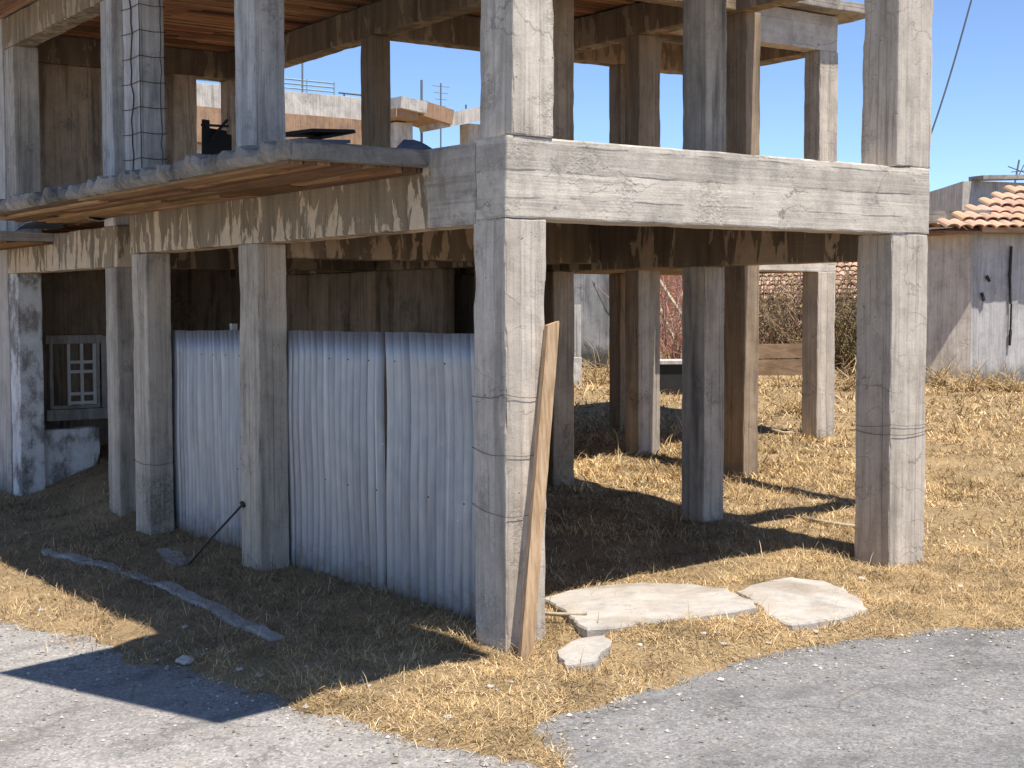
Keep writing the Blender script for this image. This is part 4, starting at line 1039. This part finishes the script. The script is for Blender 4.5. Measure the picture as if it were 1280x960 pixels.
def dk_near(x, y):
    sd = road_sd(x, y)
    k = np.clip((sd+.10+.22*(clump(x, y, 1.6, 4)-.5)*2)/.25, 0, 1)*(.12+1.1*sstep(.3, .62, clump(x, y, 3.2, 2)*.6+clump(x, y, .8, 17)*.4))
    k = np.where((sd > -.10) & (sd < .22), np.maximum(k, .75*(clump(x, y, 2.7, 31) > .36)), k)
    k = np.maximum(k, .2*np.clip((sd+.55)/.5, 0, 1)*(clump(x, y, 2.1, 14) > .5))
    for p in PADW: k = np.where(in_poly(x, y, p), .035*(clump(x, y, 4., 3) > .5), k)
    inside = (x > .4) & (y > .3); k = np.where(inside, np.maximum(k*.9, .3), k)
    bare = (np.exp(-((x+1.3)/.6)**2-((y-2.2)/1.6)**2)); return k*(1-.35*bare)
def dk_far(x, y):
    k = np.clip((road_sd(x, y)-.05)/.3, 0, 1)*(.12+1.0*sstep(.3, .6, clump(x, y, 2.3, 6)*.55+clump(x, y, .6, 19)*.45))
    return k*np.where((x > 1.2) & (x < 3.6) & (y > 5), .2, 1)
STRAW = [(.64, .45, .225), (.70, .51, .27), (.57, .385, .18), (.74, .58, .35), (.42, .275, .125), (.60, .415, .205), (.34, .24, .13)]
DULL = [(.32, .22, .12), (.4, .28, .165), (.25, .17, .095), (.44, .33, .21)]
sets = [blades('g', 250000, (-3.4, 5.2, -2.5, 1.6), dk_near, .055, .0021, .26, STRAW, None),
        blades('g', 95000, (-3.4, 1.2, 1.6, 12.5), dk_near, .07, .0026, .3, DULL+STRAW[:2], None),
        blades('g', 110000, (.3, 8, 1.6, 8), dk_far, .07, .0032, .35, STRAW, None),
        blades('g', 85000, (5.0, 12, -3.5, 6), dk_far, .07, .004, .35, STRAW, None),
        blades('g', 110000, (4, 24, 4, 20), dk_far, .10, .008, .35, STRAW, None)]
build_blades('dry_grass', sets, M['straw'])
def dk_weed(x, y):
    a = np.exp(-((x-.02)/.22)**2)*((y > .3) & (y < 8))*.9 + .35*np.exp(-((x+.9)/.7)**2)*((y > .3) & (y < 7.5))
    b = np.exp(-((x-.2)/.3)**2-((y+.25)/.16)**2)*1. + .8*np.exp(-((x-1.5)/.7)**2-((y+1.0+.1*(x-1.5))/.12)**2)
    sd = road_sd(x, y)
    return np.where(sd > .1, (a+b)*clump(x, y, 2.4, 8)*1.3, 0)
stk = lambda x, y: np.where(road_sd(x, y) > .15, .9*sstep(.58, .72, clump(x, y, 1.5, 51)), 0)*np.where(((x > .3) & (y > .3) & (x < 4.3)) | in_poly(x, y, PADW[0]) | in_poly(x, y, PADW[1]), .12, 1.)
sets = [blades('s', 5000, (-3, 14, -2.2, 12), stk, .2, .0022, .85, STRAW[:5], None, curl=.5), blades('w', 38000, (-2.2, 4.5, -1.6, 8), dk_weed, .15, .0024, .42, DULL+[(.36, .25, .13)], None, curl=.9)]
build_blades('dead_weeds', sets, M['straw'])

def gravel(name, n, region, keep, r0, r1):
    x = rng.uniform(region[0], region[1], n); y = rng.uniform(region[2], region[3], n); k = keep(x, y) > rng.random(n); x = x[k]; y = y[k]; n = len(x)
    z = np.maximum(h_ground(x, y), np.where(road_sd(x, y) < .3, h_road(x, y)+0., -9)); r = rng.uniform(r0, r1, n)*rng.lognormal(0, .3, n)
    O = np.array([(1,0,0),(0,1,0),(-1,0,0),(0,-1,0),(0,0,.7),(0,0,-.7)], float); FC = np.array([(0,1,4),(1,2,4),(2,3,4),(3,0,4),(1,0,5),(2,1,5),(3,2,5),(0,3,5)])
    V = O[None]*rng.uniform(.6, 1.3, (n, 6, 1))*r[:, None, None]; a = rng.uniform(0, 6.28, n); ca, sa_ = np.cos(a)[:, None], np.sin(a)[:, None]
    X = V[:, :, 0]*ca-V[:, :, 1]*sa_+x[:, None]; Y = V[:, :, 0]*sa_+V[:, :, 1]*ca+y[:, None]; Z = V[:, :, 2]+(z+r*.25)[:, None]
    P = np.stack([X, Y, Z], -1).reshape(-1, 3); Fa = (FC[None]+(np.arange(n)*6)[:, None, None]).reshape(-1, 3)
    c = np.array([(.4, .36, .31), (.5, .46, .41), (.28, .25, .22), (.2, .17, .14)])[rng.integers(0, 4, n)]*rng.uniform(.7, 1.2, (n, 1)); cc = np.ones((n, 6, 4)); cc[:, :, :3] = c[:, None]
    o = mesh_obj(name, P.tolist(), Fa.tolist(), M['leaf'], None, False, cc.reshape(-1, 4)); o['kind'] = 'stuff'
gravel('gravel', 26000, (-4, 5.5, -3.2, 4.5), lambda x, y: np.where(road_sd(x, y) > 0, .10*np.exp(-road_sd(x, y)/.5), .9*np.exp(road_sd(x, y)/.3)+.10), .005, .014)
